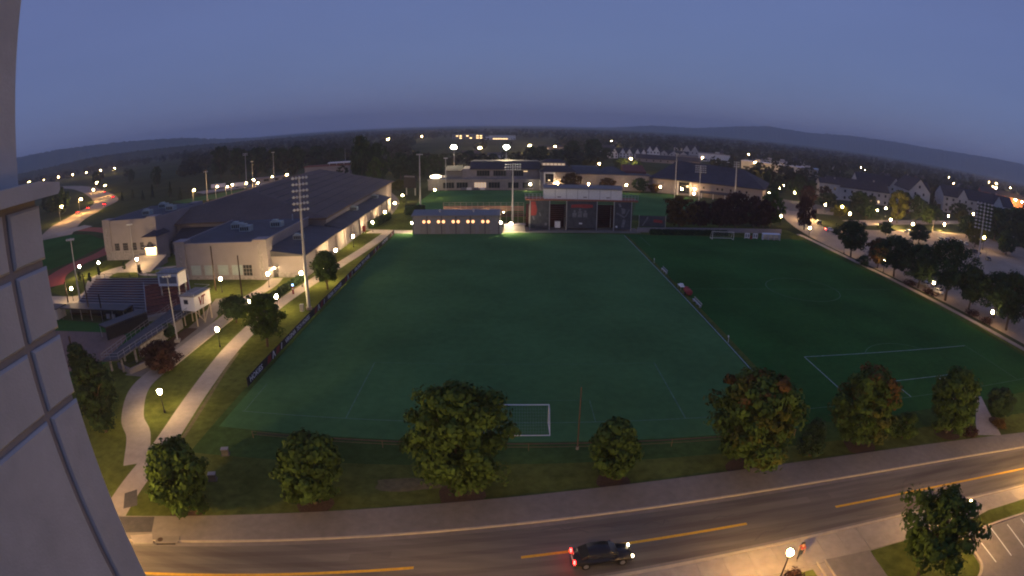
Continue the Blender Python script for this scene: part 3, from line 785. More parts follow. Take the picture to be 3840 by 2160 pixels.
# entrance pavilion
mm = MB(); mm.box(-107.1, -101.9, 79.6, 86, 2.0, 7.5); mm.build('entrance_wall', mt['limewall'], fh)
mm = MB(); mm.box(-107.3, -101.7, 79.4, 86, -0.1, 2.02); mm.build('entrance_base', mt['greystone'], fh)
mm = MB(); mm.add([(-107.7, 79.0, 7.5), (-101.3, 79.0, 7.5), (-101.3, 87, 7.5), (-107.7, 87, 7.5), (-104.5, 82.5, 8.9), (-104.5, 87, 8.9)], [(0, 1, 4), (1, 2, 5, 4), (3, 0, 4, 5), (2, 3, 5), (0, 3, 2, 1)]); mm.build('entrance_roof', mt['roofshade'], fh)
arch = MB(); n = 12
pts = [(-104.5 + 1.35 * math.cos(math.pi * k / n), 4.75 + 1.35 * math.sin(math.pi * k / n)) for k in range(n + 1)]
arch.yprism(pts, 79.52, 79.62); aw = arch.build('arch_window', mt['glass'], fh)
for k in range(1, 4):
    mm = MB(); t = math.pi * k / 4; mm.tube([(-104.5, 79.5, 4.75), (-104.5 + 1.35 * math.cos(t), 79.5, 4.75 + 1.35 * math.sin(t))], 0.05, 4); mm.build('glazing_bar', mt['limewall'], aw)
mm = MB()
for k in range(n): mm.tube([(pts[k][0], 79.5, pts[k][1]), (pts[k + 1][0], 79.5, pts[k + 1][1])], 0.09, 4)
mm.build('arch_frame', mt['limewall'], aw)
mm = MB(); mm.box(-106.6, -102.4, 79.50, 79.6, 3.75, 4.55); mm.build('door_transom', mt['doorlit'], fh)
for k in range(4):
    x = -106.4 + k * 1.0
    mm = MB(); mm.box(x, x + 0.82, 79.50, 79.6, 2.1, 3.7); d = mm.build('door', mt['doorlit'], fh)
    mm = MB(); mm.box(x + 0.34, x + 0.5, 79.44, 79.5, 2.15, 3.5); mm.build('door_stile', mt['darkmetal'], d)
mm = MB(); mm.box(-106.9, -102.1, 77.9, 79.5, 4.58, 4.72); mm.build('door_canopy', mt['limewall'], fh)
for k in range(4):
    mm = MB(); mm.box(-106.2 + k * 1.05, -105.8 + k * 1.05, 78.5, 78.9, 4.50, 4.58); mm.build('downlight', mt['downlight'], fh)
# glazed link with lean-to roof
mm = MB(); mm.box(-101.9, -82.0, 88.0, 92.5, 0, 3.9); mm.build('link_wall', mt['limewall'], fh)
for k in range(13):
    x = -101.4 + k * 1.45
    mm = MB(); mm.box(x, x + 1.15, 87.92, 88.02, 0.9, 3.2); mm.build('link_pane', mt['dimwin'] if k % 3 else mt['glass'], fh)
mm = MB(); mm.xprism([(87.3, 3.9), (87.3, 4.15), (94.6, 6.9), (94.6, 3.9)], -101.8, -81.9); mm.build('link_roof', mt['roofshade'], fh)
for x, y, z in ((-61.5, 81, 8.62), (-73.2, 80, 8.62), (-68.5, 76, 8.62), (-107, 97, 12.47), (-112, 90, 12.47), (-115, 104, 12.47)): hvac(fh, x, y, z)
for x, y in ((-51, 151), (-51.2, 122), (-53.5, 76)): hvac(fh, x, y, 6.1, 0.8)
for x, y in ((-108, 111), (-60.5, 90)):
    mm = MB(); mm.tube([(x, y, 8.6), (x, y, 10.4)], 0.12, 6); mm.build('roof_pipe', mt['metal'], fh)

# ------------------------------------------------------------------ grey shed at the far end of the pitch
sh = thing('team_shed', 'long low grey shed with five bays of glowing round windows', 'shed', (-30, 111, 0))
mm = MB(); mm.box(0, 26.4, 0, 5.6, 0, 5.5); mm.build('wall', mt['grey'], sh)
mm = MB(); mm.xprism([(-0.35, 5.5), (-0.35, 5.72), (5.9, 6.65), (5.9, 6.4), (5.6, 5.5)], -0.25, 26.65); rf = mm.build('roof', mt['greyroof'], sh)
for x in (8.2, 18.5):
    mm = MB(); mm.tube([(x, 3, 6.0), (x, 3, 6.75)], 0.25, 8); mm.sphere(x, 3, 6.8, 0.34, 8, 5); mm.build('roof_vent', mt['metal'], rf)
for k in range(7):
    x = 0.1 + k * 4.37 if k < 6 else 26.1
    mm = MB(); mm.box(min(x, 26.2), min(x, 26.2) + 0.18, -0.10, 0.02, 0, 5.5); mm.build('bay_post', mt['darkmetal'], sh)
for k in range(5):
    x = 2.45 + k * 4.45
    mm = MB(); mm.box(x - 0.0, x + 2.0 + 1.3, -0.05, 0.01, 0.1, 2.9); mm.build('door_panel', mt['greyroof'], sh)
    for dx in (1.15, 2.65):
        mm = MB(); mm.tube([(x + dx, -0.10, 3.8), (x + dx, 0.02, 3.8)], 0.56, 18); f_ = mm.build('round_window', mt['darkmetal'], sh)
        mm = MB(); mm.tube([(x + dx, -0.13, 3.8), (x + dx, -0.09, 3.8)], 0.47, 18); mm.build('pane', mt['porthole'], f_)
mm = MB(); mm.box(26.4, 27.1, -0.1, 0.2, 0, 3.0); mm.build('downpipe', mt['metal'], sh)
for x, dx in ((-0.3, -1), (26.75, 1)):
    mm = MB(); mm.box(x - 0.16, x + 0.16, 1.3, 2.0, 3.0, 3.35); mm.build('wall_lamp', mt['flood'], sh)

# low brick block between shed and stand, lit white by the lamp
pb = thing('pump_house', 'low pale block beside the shed, bleached by a lamp', 'shed', (-2.9, 113.5, 0))
mm = MB(); mm.box(0.6, 7.0, 1.5, 4.0, 0, 2.0); mm.build('wall', mt['limewall'], pb)
mm = MB(); mm.box(0.4, 7.2, 1.3, 4.2, 2.0, 2.2); mm.build('roof', mt['limewall'], pb)
mm = MB(); mm.box(2.4, 3.0, 0.8, 1.3, 2.5, 2.75); mm.build('lamp', mt['flood'], pb)
mm = MB(); mm.tube([(2.7, 1.5, 2.2), (2.7, 1.1, 2.6)], 0.06, 6); mm.build('lamp_arm', mt['metal'], pb)

# ------------------------------------------------------------------ grandstand seen from behind
gs = thing('grandstand', 'tall grandstand back with three dark poster banners and a white press box on top', 'grandstand', (0, 118, 0))
for x in (5.7, 11.8, 17.1, 26.7, 32.2, 37.8):
    mm = MB(); mm.box(x - 0.14, x + 0.14, -0.2, 0.12, 0, 9.5); mm.build('post', mt['metal'], gs)
    mm = MB(); mm.box(x - 0.12, x + 0.12, 5.6, 5.85, 0, 7.0); mm.build('post', mt['metal'], gs)
mm = MB(); mm.box(4.2, 39.8, -0.4, 6.0, 9.3, 9.75); mm.build('platform', mt['brick'], gs)
mm = MB(); mm.box(10.0, 34.6, 0.2, 4.2, 9.78, 13.0); pbx = mm.build('press_box', mt['white'], gs)
mm = MB(); mm.xprism([(-0.1, 12.95), (-0.1, 13.2), (2.0, 14.2), (4.6, 13.9), (4.6, 12.95)], 9.8, 34.8); mm.build('press_box_roof', mt['greyroof'], gs)
for x in (14.2, 22.3, 29.6):
    mm = MB(); mm.box(x, x + 1.1, 0.1, 0.21, 10.3, 10.6); mm.build('vent', mt['grey'], pbx)
for x in (13.5, 17, 20.5, 24, 27.5, 31):
    mm = MB(); mm.box(x - 0.05, x + 0.05, 0.15, 0.21, 9.9, 12.9); mm.build('panel_joint', mt['grey'], pbx)
for x0, x1 in ((4.2, 10.0), (34.6, 39.8)):
    n = 5
    for k in range(n + 1):
        x = x0 + (x1 - x0) * k / n
        mm = MB(); mm.tube([(x, -0.3, 9.75), (x, -0.3, 11.4)], 0.05, 5); mm.build('rail_post', mt['metal'], gs)
    for z in (10.2, 10.8, 11.4):
        mm = MB(); mm.tube([(x0, -0.3, z), (x1, -0.3, z)], 0.04, 5); mm.build('rail', mt['metal'], gs)
mm = MB(); mm.box(4.6, 39.4, 5.95, 6.05, 0, 7.2); mm.build('dark_backing', mt['underdark'], gs)  # added dark panel, shade under the stand put in as maroon colour
for k in range(9):
    mm = MB(); mm.box(4.6, 39.4, 0.8 + 0.6 * k, 1.35 + 0.6 * k, 8.6 - 0.75 * k, 8.75 - 0.75 * k); mm.build('bench_row', mt['seatred'], gs)
def banner(x0, x1, kind):
    mm = MB(); mm.box(x0 + 0.15, x1 - 0.15, -0.32, -0.26, 0.7, 9.25); b = mm.build('banner', mt['charcloth'], gs)
    y = -0.335
    def shape(pts, mat, nm='print'):
        m2 = MB(); m2.yprism(pts, y, y + 0.012); m2.build(nm, mt[mat], b)
    if kind == 0:      # red panel on the left side with a player's leg and ball
        shape([(x0 + 0.3, 9.0), (x0 + 0.3, 4.6), (x0 + 1.9, 4.7), (x0 + 2.2, 6.5), (x0 + 1.7, 9.0)], 'redprint')
        shape([(x0 + 0.7, 4.4), (x0 + 1.2, 4.4), (x0 + 1.6, 3.2), (x0 + 1.1, 3.2)], 'greyprint')
        shape([(x0 + 2.8, 5.6), (x0 + 3.1, 5.6), (x0 + 3.5, 4.4), (x0 + 3.1, 4.5)], 'greyprint')
        shape([(x1 - 1.1 + 0.45 * math.cos(a * 0.5236), 1.9 + 0.45 * math.sin(a * 0.5236)) for a in range(12)], 'greyprint')
    elif kind == 1:    # red headline band over three pale figures
        shape([(x0 + 1.3, 7.15), (x0 + 3.6, 7.3), (x0 + 6.0, 7.1), (x0 + 8.3, 7.35), (x0 + 8.2, 8.2), (x0 + 5.0, 8.35), (x0 + 1.5, 8.1)], 'redprint')
        for k, (dx, h) in enumerate(((2.0, 0), (3.7, 0.5), (5.4, 0))):
            cx = x0 + dx + 0.5
            shape([(cx - 0.62, 4.2), (cx + 0.62, 4.2), (cx + 0.7, 5.6 + h), (cx - 0.7, 5.6 + h)], 'greyprint')
            shape([(cx + 0.36 * math.cos(a * 0.628), 6.05 + h + 0.42 * math.sin(a * 0.628)) for a in range(10)], 'greyprint')
        shape([(x0 + 4.0, 2.0), (x0 + 5.0, 2.0), (x0 + 5.0, 2.45), (x0 + 4.0, 2.45)], 'letters')
    else:              # pale striding figure
        shape([(x0 + 1.2, 8.7), (x0 + 1.8, 8.9), (x0 + 2.4, 7.8), (x0 + 1.7, 7.6)], 'greyprint')
        shape([(x0 + 2.2, 7.4), (x0 + 3.6, 7.1), (x0 + 3.4, 5.6), (x0 + 2.5, 5.4)], 'greyprint')
        shape([(x0 + 0.6, 5.6), (x0 + 0.8, 5.9), (x0 + 3.6, 4.6), (x0 + 3.3, 4.2)], 'greyprint')
        shape([(x0 + 3.4, 4.5), (x0 + 3.8, 4.6), (x0 + 5.0, 6.9), (x0 + 4.7, 7.0)], 'greyprint')
        shape([(x0 + 2.4, 1.2), (x0 + 3.3, 1.2), (x0 + 3.8, 3.6), (x0 + 2.9, 3.8)], 'greyprint')
        shape([(x0 + 0.9 + 0.35 * math.cos(a * 0.5236), 1.35 + 0.35 * math.sin(a * 0.5236)) for a in range(12)], 'letters')
banner(5.7, 11.8, 0); banner(17.1, 26.7, 1); banner(32.2, 37.8, 2)
mm = MB(); mm.box(13.6, 15.3, 0.5, 1.6, 0.6, 2.6); mm.build('white_cabinet', mt['white'], gs)
# small banner and low wall right of the stand
sb = thing('side_banner', 'dark banner with pale figure and red lettering right of the grandstand', 'banner', (41.0, 120.3, 0))
mm = MB(); mm.box(0.2, 8.8, -0.05, 0.02, 1.2, 4.7); b = mm.build('cloth', mt['charcloth'], sb)
for x in (0, 9.0):
    mm = MB(); mm.tube([(x, 0, 0), (x, 0, 4.9)], 0.08, 6); mm.build('post', mt['metal'], sb)
mm = MB(); mm.yprism([(1.0, 1.5), (1.3, 1.4), (2.7, 3.3), (3.1, 4.3), (2.6, 4.4), (2.2, 3.4)], -0.075, -0.055); mm.build('print', mt['greyprint'], b)
mm = MB(); mm.yprism([(4.8, 2.7), (7.9, 2.4), (7.9, 3.3), (5.0, 3.6)], -0.075, -0.055); mm.build('print', mt['redprint'], b)
wl = thing('low_wall', 'long low pale wall below the dark trees behind the second pitch', 'wall', (0, 0, 0))
for k in range(11):
    x = 39.5 + k * 5.0; y = 116.2 + k * 0.55
    mm = MB(); mm.obox(x + 2.5, y + 0.28, 0.75, 4.94, 0.35, 1.5, math.atan2(0.55, 5.0)); mm.build('panel', mt['limewall'], wl)

# ------------------------------------------------------------------ brick bleachers behind the shed
bl = thing('bleachers', 'red bleacher rows with pale railings behind the grey shed', 'bleachers', (-22.5, 128.5, 0))
for k in range(6):
    mm = MB(); mm.box(0, 26.6, 0.75 * k * 1.0 + 1.0, 0.75 * k + 1.62, 5.4 - 0.75 * k, 5.56 - 0.75 * k); mm.build('bench_row', mt['brick'], bl)
for k in range(4):
    mm = MB(); mm.box(0, 26.6, 0.9, 0.98, 4.3 + 0.42 * k, 4.62 + 0.42 * k); mm.build('back_board', mt['bleach'], bl)
mm = MB()
for k in range(15):
    x = 26.6 * k / 14
    mm = MB(); mm.tube([(x, 0.9, 0), (x, 0.9, 7.0)], 0.06, 5); mm.build('rail_post', mt['kerb'], bl)
for z in (5.8, 6.4, 7.0):
    mm = MB(); mm.tube([(0, 0.85, z), (26.6, 0.85, z)], 0.045, 5); mm.build('rail', mt['kerb'], bl)
for x in (1.2, 3.4, 6.5, 14.0, 20.0):
    mm = MB(); mm.sphere(x, -0.6, 4.0, 0.08, 8, 5); mm.build('lamp', mt['wallpack'], bl)

# ------------------------------------------------------------------ long stone building behind the far field
lb = thing('athletic_building', 'long two storey grey stone building with wide dark window bays', 'building', (0, 224, 0))
mm = MB(); mm.box(-41, 14.5, 0, 26, 0, 4.9); mm.build('wall', mt['darkstone'], lb)
mm = MB(); mm.box(-41.2, 14.5, -0.3, 0.1, 4.9, 5.6); mm.box(-41.1, 14.4, 0.1, 26, 4.9, 5.1); mm.build('terrace', mt['darkstone'], lb)
mm = MB(); mm.box(-24.4, 14.4, 7, 26, 5.1, 10.0); mm.build('upper_wall', mt['darkstone'], lb)
mm = MB(); mm.xprism([(5.6, 9.9), (5.6, 10.1), (12, 13.4), (22, 13.4), (27, 10.1), (27, 9.9)], -20.5, 15.5); rf = mm.build('roof', mt['roofshade'], lb)
mm = MB(); mm.box(-19.5, 14.5, 12.1, 21.9, 13.4, 13.7); mm.build('roof_cap', mt['roofblue'], rf)
mm = MB(); mm.xprism([(4, 9.2), (4, 9.4), (16, 11.2), (16, 9.2)], -33, -24.4); mm.build('porch_roof', mt['roofshade'], lb)
mm = MB(); mm.box(-32.5, -24.6, 8, 16, 5.1, 9.2); mm.build('porch_wall', mt['grey'], lb)
for k, (a, b) in enumerate(((-33.5, -27.9), (-26.7, -21.1), (-17.9, -12.0), (-10.8, -5.2), (-1.2, 4.0), (6.0, 11.2))):
    window(lb, 'y', 0.0, a, b, 1.0, 3.9, 4, 1, -1, 'darkstone', 'glass' if k != 2 else 'dimwin', 0.16, 0.2)
for a, b in ((-17, -10.5), (-9, -2.2), (0.5, 6.5)):
    window(lb, 'y', 7.0, a, b, 6.4, 9.2, 5, 1, -1, 'darkstone', 'glass', 0.12, 0.12)
for x in (-9.8, -1.0):
    mm = MB(); mm.box(x, x + 1.2, 6.5, 7.0, 5.1, 10.2); mm.build('pier', mt['darkstone'], lb)
for k, x in enumerate((-24.5, -21.6, -18.2, -15)):
    mm = MB(); mm.box(x, x + 2.4, -0.9, -0.7, 0.2, 1.4); mm.build('sign_panel', mt['white'] if k % 2 else mt['greyprint'], lb)
mm = MB(); mm.sphere(9.8, -0.3, 3.0, 0.3, 10, 6); mm.build('wall_lamp', mt['flood'], lb)
mm = MB(); mm.box(6.6, 8.6, 6.8, 6.95, 8.7, 9.0); mm.build('lit_strip', mt['litwin'], lb)

ch = thing('entrance_hall', 'square stone hall with tall white window frame and lit lantern roof', 'building', (0, 222, 0))
mm = MB(); mm.box(14.6, 32, 0, 24, 0, 9.5); mm.build('wall', mt['greystone'], ch)
mm = MB(); mm.add([(14, -0.6, 9.5), (32.6, -0.6, 9.5), (32.6, 24.6, 9.5), (14, 24.6, 9.5), (18, 6, 12.2), (29, 6, 12.2), (29, 18, 12.2), (18, 18, 12.2)], [(0, 1, 5, 4), (1, 2, 6, 5), (2, 3, 7, 6), (3, 0, 4, 7), (4, 5, 6, 7), (0, 3, 2, 1)]); rf = mm.build('roof', mt['roofshade'], ch)
mm = MB(); mm.box(15.5, 27.5, 6, 16, 12.1, 13.6); mm.build('lantern', mt['darkstone'], ch)
for k in range(6):
    mm = MB(); mm.box(16.0 + k * 1.9, 17.6 + k * 1.9, 5.93, 6.0, 12.35, 13.35); mm.build('lantern_pane', mt['dimwin'], ch)
mm = MB(); mm.add([(14.8, 5.4, 13.6), (28.2, 5.4, 13.6), (28.2, 16.6, 13.6), (14.8, 16.6, 13.6), (18, 11, 15.2), (25, 11, 15.2)], [(0, 1, 5, 4), (1, 2, 5), (2, 3, 4, 5), (3, 0, 4), (0, 3, 2, 1)]); mm.build('lantern_roof', mt['roofshade'], ch)
mm = MB(); mm.box(16.3, 17.0, -0.35, 0, 0, 8.6); mm.box(21.2, 21.9, -0.35, 0, 0, 8.6); mm.box(16.3, 21.9, -0.35, 0, 8.6, 9.3); mm.build('white_frame', mt['white'], ch)
window(ch, 'y', 0.0, 17.1, 21.1, 4.2, 8.4, 3, 3, -1, 'darkstone', 'glass', 0.12, 0.1)
mm = MB(); mm.box(18.4, 19.4, -0.04, 0, 5.0, 5.6); mm.build('lit_pane', mt['litwin'], ch)

rb = thing('stone_hall', 'long plain stone hall with pale blue hip roofs', 'building', (0, 229, 0))
mm = MB(); mm.box(32, 73, 0, 22, 0, 8.0); mm.build('wall', mt['darkstone'], rb)
mm = MB(); mm.xprism([(-0.6, 8), (-0.6, 8.2), (8, 11.4), (15, 11.4), (22.6, 8.2), (22.6, 8)], 31.6, 46); mm.build('roof', mt['roofblue'], rb)
mm = MB(); mm.add([(45.5, 2, 8.0), (62, 2, 8.0), (62, 20, 8.0), (45.5, 20, 8.0), (51, 11, 11.6), (54, 11, 11.6)], [(0, 1, 5, 4), (1, 2, 5), (2, 3, 4, 5), (3, 0, 4), (0, 3, 2, 1)]); mm.build('hip_roof', mt['roofblue'], rb)
mm = MB(); mm.box(46, 73.2, -0.1, 22.2, 8.0, 8.35); mm.build('flat_roof', mt['roofblue'], rb)
mm = MB(); mm.xprism([(10, 8.35), (20, 8.35), (20, 12.2), (10, 9.4)], 60, 72); mm.build('red_roof', mt['redroof'], rb)
for x in (36, 43.5, 51, 58.5, 66):
    mm = MB(); mm.box(x, x + 0.8, -0.3, 0, 0, 7.8); mm.build('pilaster', mt['darkstone'], rb)
for x in (47, 55, 62.5):
    mm = MB(); mm.box(x, x + 6, -0.12, 0, 2.2, 2.7); mm.build('string_course', mt['kerb'], rb)

# dark roofed hall, turned against the pitch
a0 = Vector((72.3, 227.5)); a1 = Vector((123.0, 199.8))
ang = math.atan2((a1 - a0).y, (a1 - a0).x); LEN = (a1 - a0).length
dk = thing('dark_roofed_hall', 'big hall with broad charcoal hip roof and pale wall, right of the stone hall', 'building', (a0.x, a0.y, 0), ang)
mm = MB(); mm.box(0, LEN, 0, 44, 0, 7.6); mm.build('wall', mt['limewall'], dk)
mm = MB(); mm.add([(-1.5, -1.2, 7.6), (LEN + 1.5, -1.2, 7.2), (LEN + 1.5, 45, 7.2), (-1.5, 45, 7.6), (9, 22, 16.2), (LEN - 12, 22, 14.6), (-1.5, -1.2, 7.2), (LEN + 1.5, -1.2, 6.9), (LEN + 1.5, 45, 6.9), (-1.5, 45, 7.2)],
               [(0, 1, 5, 4), (1, 2, 5), (2, 3, 4, 5), (3, 0, 4), (0, 6, 7, 1), (1, 7, 8, 2), (2, 8, 9, 3), (3, 9, 6, 0)]); mm.build('roof', mt['roofshade'], dk)
mm = MB(); mm.box(13.6, 14.3, -0.5, 0, 0, 7.0); mm.box(20.2, 20.9, -0.5, 0, 0, 7.0); mm.box(13.6, 20.9, -0.5, 0, 7.0, 7.55); mm.build('white_frame', mt['white'], dk)
window(dk, 'y', 0.0, 14.6, 20.0, 1.0, 6.6, 3, 4, -1, 'greystone', 'glass', 0.12, 0.1)
for k in range(8):
    x = 3 + k * 7.0
    if 12 < x < 22: continue
    mm = MB(); mm.box(x, x + 0.5, -0.28, 0, 0, 7.3); mm.build('pilaster', mt['greystone'], dk)
for x in (27, 34.2, 36.6, 41, 45.5, 49.2):
    mm = MB(); mm.box(x, x + 0.9, -0.06, 0.02, 4.3, 5.4); mm.build('small_window', mt['glass'], dk)
mm = MB(); mm.xprism([(-5, 2.6), (-5, 2.8), (0, 3.4), (0, 3.0)], 26, 50); mm.build('porch_roof', mt['roofblue'], dk)
for x in (27, 33, 39, 45, 49):
    mm = MB(); mm.box(x, x + 0.4, -4.8, -4.4, 0, 2.65); mm.build('porch_post', mt['white'], dk)

# ------------------------------------------------------------------ gabled houses and far blocks
def gable_house(name, label, x, y, w, d, h, rh, rz, wall='limewall', roof='roofshade', wins=2, floors=2, lit=(), cat='house', group=None, cross=0, winmat='glass'):
    t = thing(name, label, cat, (x, y, 0), rz, group)
    mm = MB(); mm.box(-w / 2, w / 2, 0, d, 0, h)
    mm.xprism([(0, h), (d, h), (d / 2, h + rh - 0.25)], -w / 2, w / 2)
    mm.build('wall', mt[wall], t)
    o = 0.5
    mm = MB(); mm.xprism([(-o, h - o * 2 * rh / d), (d / 2, h + rh), (d + o, h - o * 2 * rh / d), (d + o, h - o * 2 * rh / d + 0.3), (d / 2, h + rh + 0.35), (-o, h - o * 2 * rh / d + 0.3)], -w / 2 - 0.4, w / 2 + 0.4)
    r_ = mm.build('roof', mt[roof], t)
    for k in range(cross):
        cx = -w / 2 + w * (k + 0.5) / cross
        cw = min(w / cross * 0.80, 9)
        mm = MB(); mm.yprism([(cx - cw / 2, 0), (cx + cw / 2, 0), (cx + cw / 2, h), (cx, h + rh * 0.95), (cx - cw / 2, h)], -0.9, d * 0.4); mm.build('gable', mt[wall], t)
        mm = MB(); mm.add([(cx - cw / 2 - 0.3, -1.2, h - 0.1), (cx, -1.2, h + rh * 0.95 + 0.2), (cx + cw / 2 + 0.3, -1.2, h - 0.1), (cx - cw / 2 - 0.3, d * 0.45, h - 0.1), (cx, d * 0.45, h + rh * 0.95 + 0.2), (cx + cw / 2 + 0.3, d * 0.45, h - 0.1)], [(0, 1, 4, 3), (1, 2, 5, 4)]); mm.build('gable_roof', mt[roof], t)
    mm = MB(); mm.box(w * 0.28, w * 0.28 + 0.9, d / 2 - 0.4, d / 2 + 0.5, h + rh - 0.6, h + rh + 1.3); mm.build('chimney', mt['greystone'], r_)
    k = 0
    for f_ in range(floors):
        for i in range(wins):
            wx = -w / 2 + w * (i + 0.5) / wins
            z0 = 0.9 + f_ * (h / floors)
            mm = MB(); mm.box(wx - 0.75, wx + 0.75, -0.12 - (0.9 if cross else 0), 0.0, z0, z0 + min(1.7, h / floors * 0.62)); p = mm.build('window', mt['greystone'], t)
            mm = MB(); mm.box(wx - 0.6, wx + 0.6, -0.16 - (0.9 if cross else 0), -0.11 - (0.9 if cross else 0), z0 + 0.12, z0 + min(1.7, h / floors * 0.62) - 0.12); mm.build('pane', mt['litwin'] if k in lit else mt[winmat], p)
            k += 1
    return t
TG = 'pale gabled townhouses on the far slope'
for k, (x, y, w) in enumerate(((103, 519, 15), (120, 524, 14), (137, 530, 13))):
    gable_house('townhouse', ['pale twin gabled townhouse at the wooded end of the far row', 'pale gabled townhouse in the middle of the three on the far slope', 'pale gabled townhouse nearest the tall one on the far slope'][k], x, y, w, 12, 5.4, 4.8, -0.2, 'white', 'roofshade', 4, 2, (), 'house', TG, 2)
gable_house('townhouse', 'tall pale twin gabled townhouse above the yellow lamp', 160, 567, 15, 12, 7.6, 5.0, -0.25, 'white', 'roofshade', 4, 2, (), 'house', TG, 2)
gable_house('townhouse', 'long low brown townhouse row behind the dark roofed hall', 186, 572, 34, 12, 4.6, 3.6, -0.3, 'stone', 'roofshade', 8, 2, (), 'house', TG, 3)
gable_house('townhouse', 'pale pink twin gabled townhouse at the right end of the row', 218, 607, 20, 13, 8.6, 6.2, -0.35, 'stone', 'roofshade', 4, 2, (1,), 'house', TG, 2)
gable_house('barn', 'long dark roofed barn in front of the gabled townhouses', 150, 470, 62, 14, 3.4, 3.4, -0.3, 'limewall', 'roofshade', 9, 1, (), 'barn')
gable_house('house', 'small lamp lit house among the central trees', -36, 476, 16, 9, 4.0, 3.0, 0.1, 'limewall', 'roofdark', 4, 1, (1,), 'house')
gable_house('house', 'small blue roofed house beside the central floodlight', -13, 478, 15, 9, 3.2, 2.2, 0.0, 'stone', 'roofblue', 4, 1, (), 'house')
gable_house('house', 'long pale low house among trees right of the floodlights', 53, 668, 32, 10, 4.0, 1.6, -0.05, 'limewall', 'roofshade', 7, 1, (2,), 'house')
gable_house('house', 'tiny white house on the far wooded rise', 175, 900, 14, 9, 4.5, 3, 0, 'white', 'roofshade', 3, 1, (), 'house')

def block(name, label, x, y, w, d, h, rz, wall='limewall', roof='greyroof', cols=6, rows=1, lit=(), cat='building', unit=0, litmat='litwin', group=None):
    t = thing(name, label, cat, (x, y, 0), rz, group)
    mm = MB(); mm.box(-w / 2, w / 2, 0, d, 0, h); mm.build('wall', mt[wall], t)
    mm = MB(); mm.box(-w / 2 - 0.3, w / 2 + 0.3, -0.3, d + 0.3, h, h + 0.5); r_ = mm.build('roof', mt[roof], t)
    for k in range(unit):
        ux = -w / 2 + w * (k + 0.6) / unit
        mm = MB(); mm.box(ux - 2.5, ux + 2.5, d * 0.3, d * 0.6, h + 0.5, h + 2.4); mm.build('rooftop_unit', mt['metal'], r_)
    n = 0
    for r2 in range(rows):
        for c in range(cols):
            wx = -w / 2 + w * (c + 0.5) / cols; ww = w / cols * 0.6
            z0 = 1.0 + r2 * h / rows; zh = min(1.8, h / rows * 0.5)
            mm = MB(); mm.box(wx - ww / 2, wx + ww / 2, -0.10, 0.0, z0, z0 + zh); p = mm.build('window', mt['greystone'], t)
            mm = MB(); mm.box(wx - ww / 2 + 0.1, wx + ww / 2 - 0.1, -0.14, -0.09, z0 + 0.1, z0 + zh - 0.1); mm.build('pane', mt[litmat] if n in lit else mt['glass'], p)
            n += 1
    return t
block('warehouse', 'white warehouse with curved front block beside the bright lamp', 226, 545, 36, 22, 8.6, -0.35, 'white', 'greyroof', 3, 1, (), 'warehouse', 1)
block('warehouse', 'low cream warehouse wing left of the white one', 203, 560, 30, 14, 4.4, -0.3, 'limewall', 'greyroof', 5, 1, (), 'warehouse')
block('warehouse', 'white box shaped warehouse wing under the bright lamp', 288, 515, 30, 22, 8.0, -0.5, 'white', 'greyroof', 2, 1, (), 'warehouse', 2)
block('office_block', 'long pale office block with flat roof below the warehouses', 258, 445, 78, 20, 7.6, -0.62, 'stone', 'letters', 7, 1, (), 'building', 3)
block('mall', 'far lit commercial strip with glowing signs, left one on the horizon', -90, 1180, 66, 30, 9.5, 0.0, 'grey', 'grey', 9, 2, (2, 5, 7, 8, 10, 11, 13, 16, 17), 'building', 0, 'doorlit')
block('mall', 'far long white building with a row of lights on the horizon', -18, 1110, 62, 30, 8.5, 0.0, 'white', 'greyroof', 12, 1, (3, 4, 5, 6, 7, 8), 'building', 0, 'doorlit')
ht = block('press_tower', 'brick stadium tower with white canopy behind the field house roof', -121, 306, 31, 12, 8.4, 0.1, 'limewall', 'redroof', 6, 1, (), 'tower')
mm = MB(); mm.box(0.5, 17.5, 1, 10, 10.0, 10.5); mm.build('canopy', mt['white'], ht)
for x in (1.5, 6.5, 11.5, 16.5):
    mm = MB(); mm.tube([(x, 2, 8.9), (x, 2, 10.0)], 0.15, 6); mm.build('canopy_post', mt['white'], ht)
mm = MB(); mm.tube([(12, 5, 10.5), (12, 5, 19.5)], [0.14, 0.06], 6); mm.build('flag_pole', mt['metal'], ht)
block('stadium_wall', 'low pale stadium wall beyond the bright green strip', -161, 302, 26, 4, 3.2, 0.42, 'limewall', 'limewall', 4, 1, (), 'wall')
for k, (x, y) in enumerate(((-192, 281), (-174, 280))):
    t = thing('box_trailer', ['white box trailer parked near the wood, the one beside the lone lamp', 'white box trailer parked between two lamps by the wood'][k], 'trailer', (x, y, 0), 0.2, 'white trailers parked by the wood')
    mm = MB(); mm.box(-5, 5, -1.2, 1.2, 0.8, 3.2); mm.build('body', mt['white'], t)
    mm = MB(); mm.box(-5.05, -5.0, -1.1, 1.1, 0.9, 3.1); mm.build('rear_door', mt['greyroof'], t)
    for sx in (-3, -2, 3.4):
        for sy in (-1.0, 1.0):
            mm = MB(); mm.tube([(sx, sy - 0.12, 0.45), (sx, sy + 0.12, 0.45)], 0.45, 12); mm.build('wheel', mt['rubber'], t)

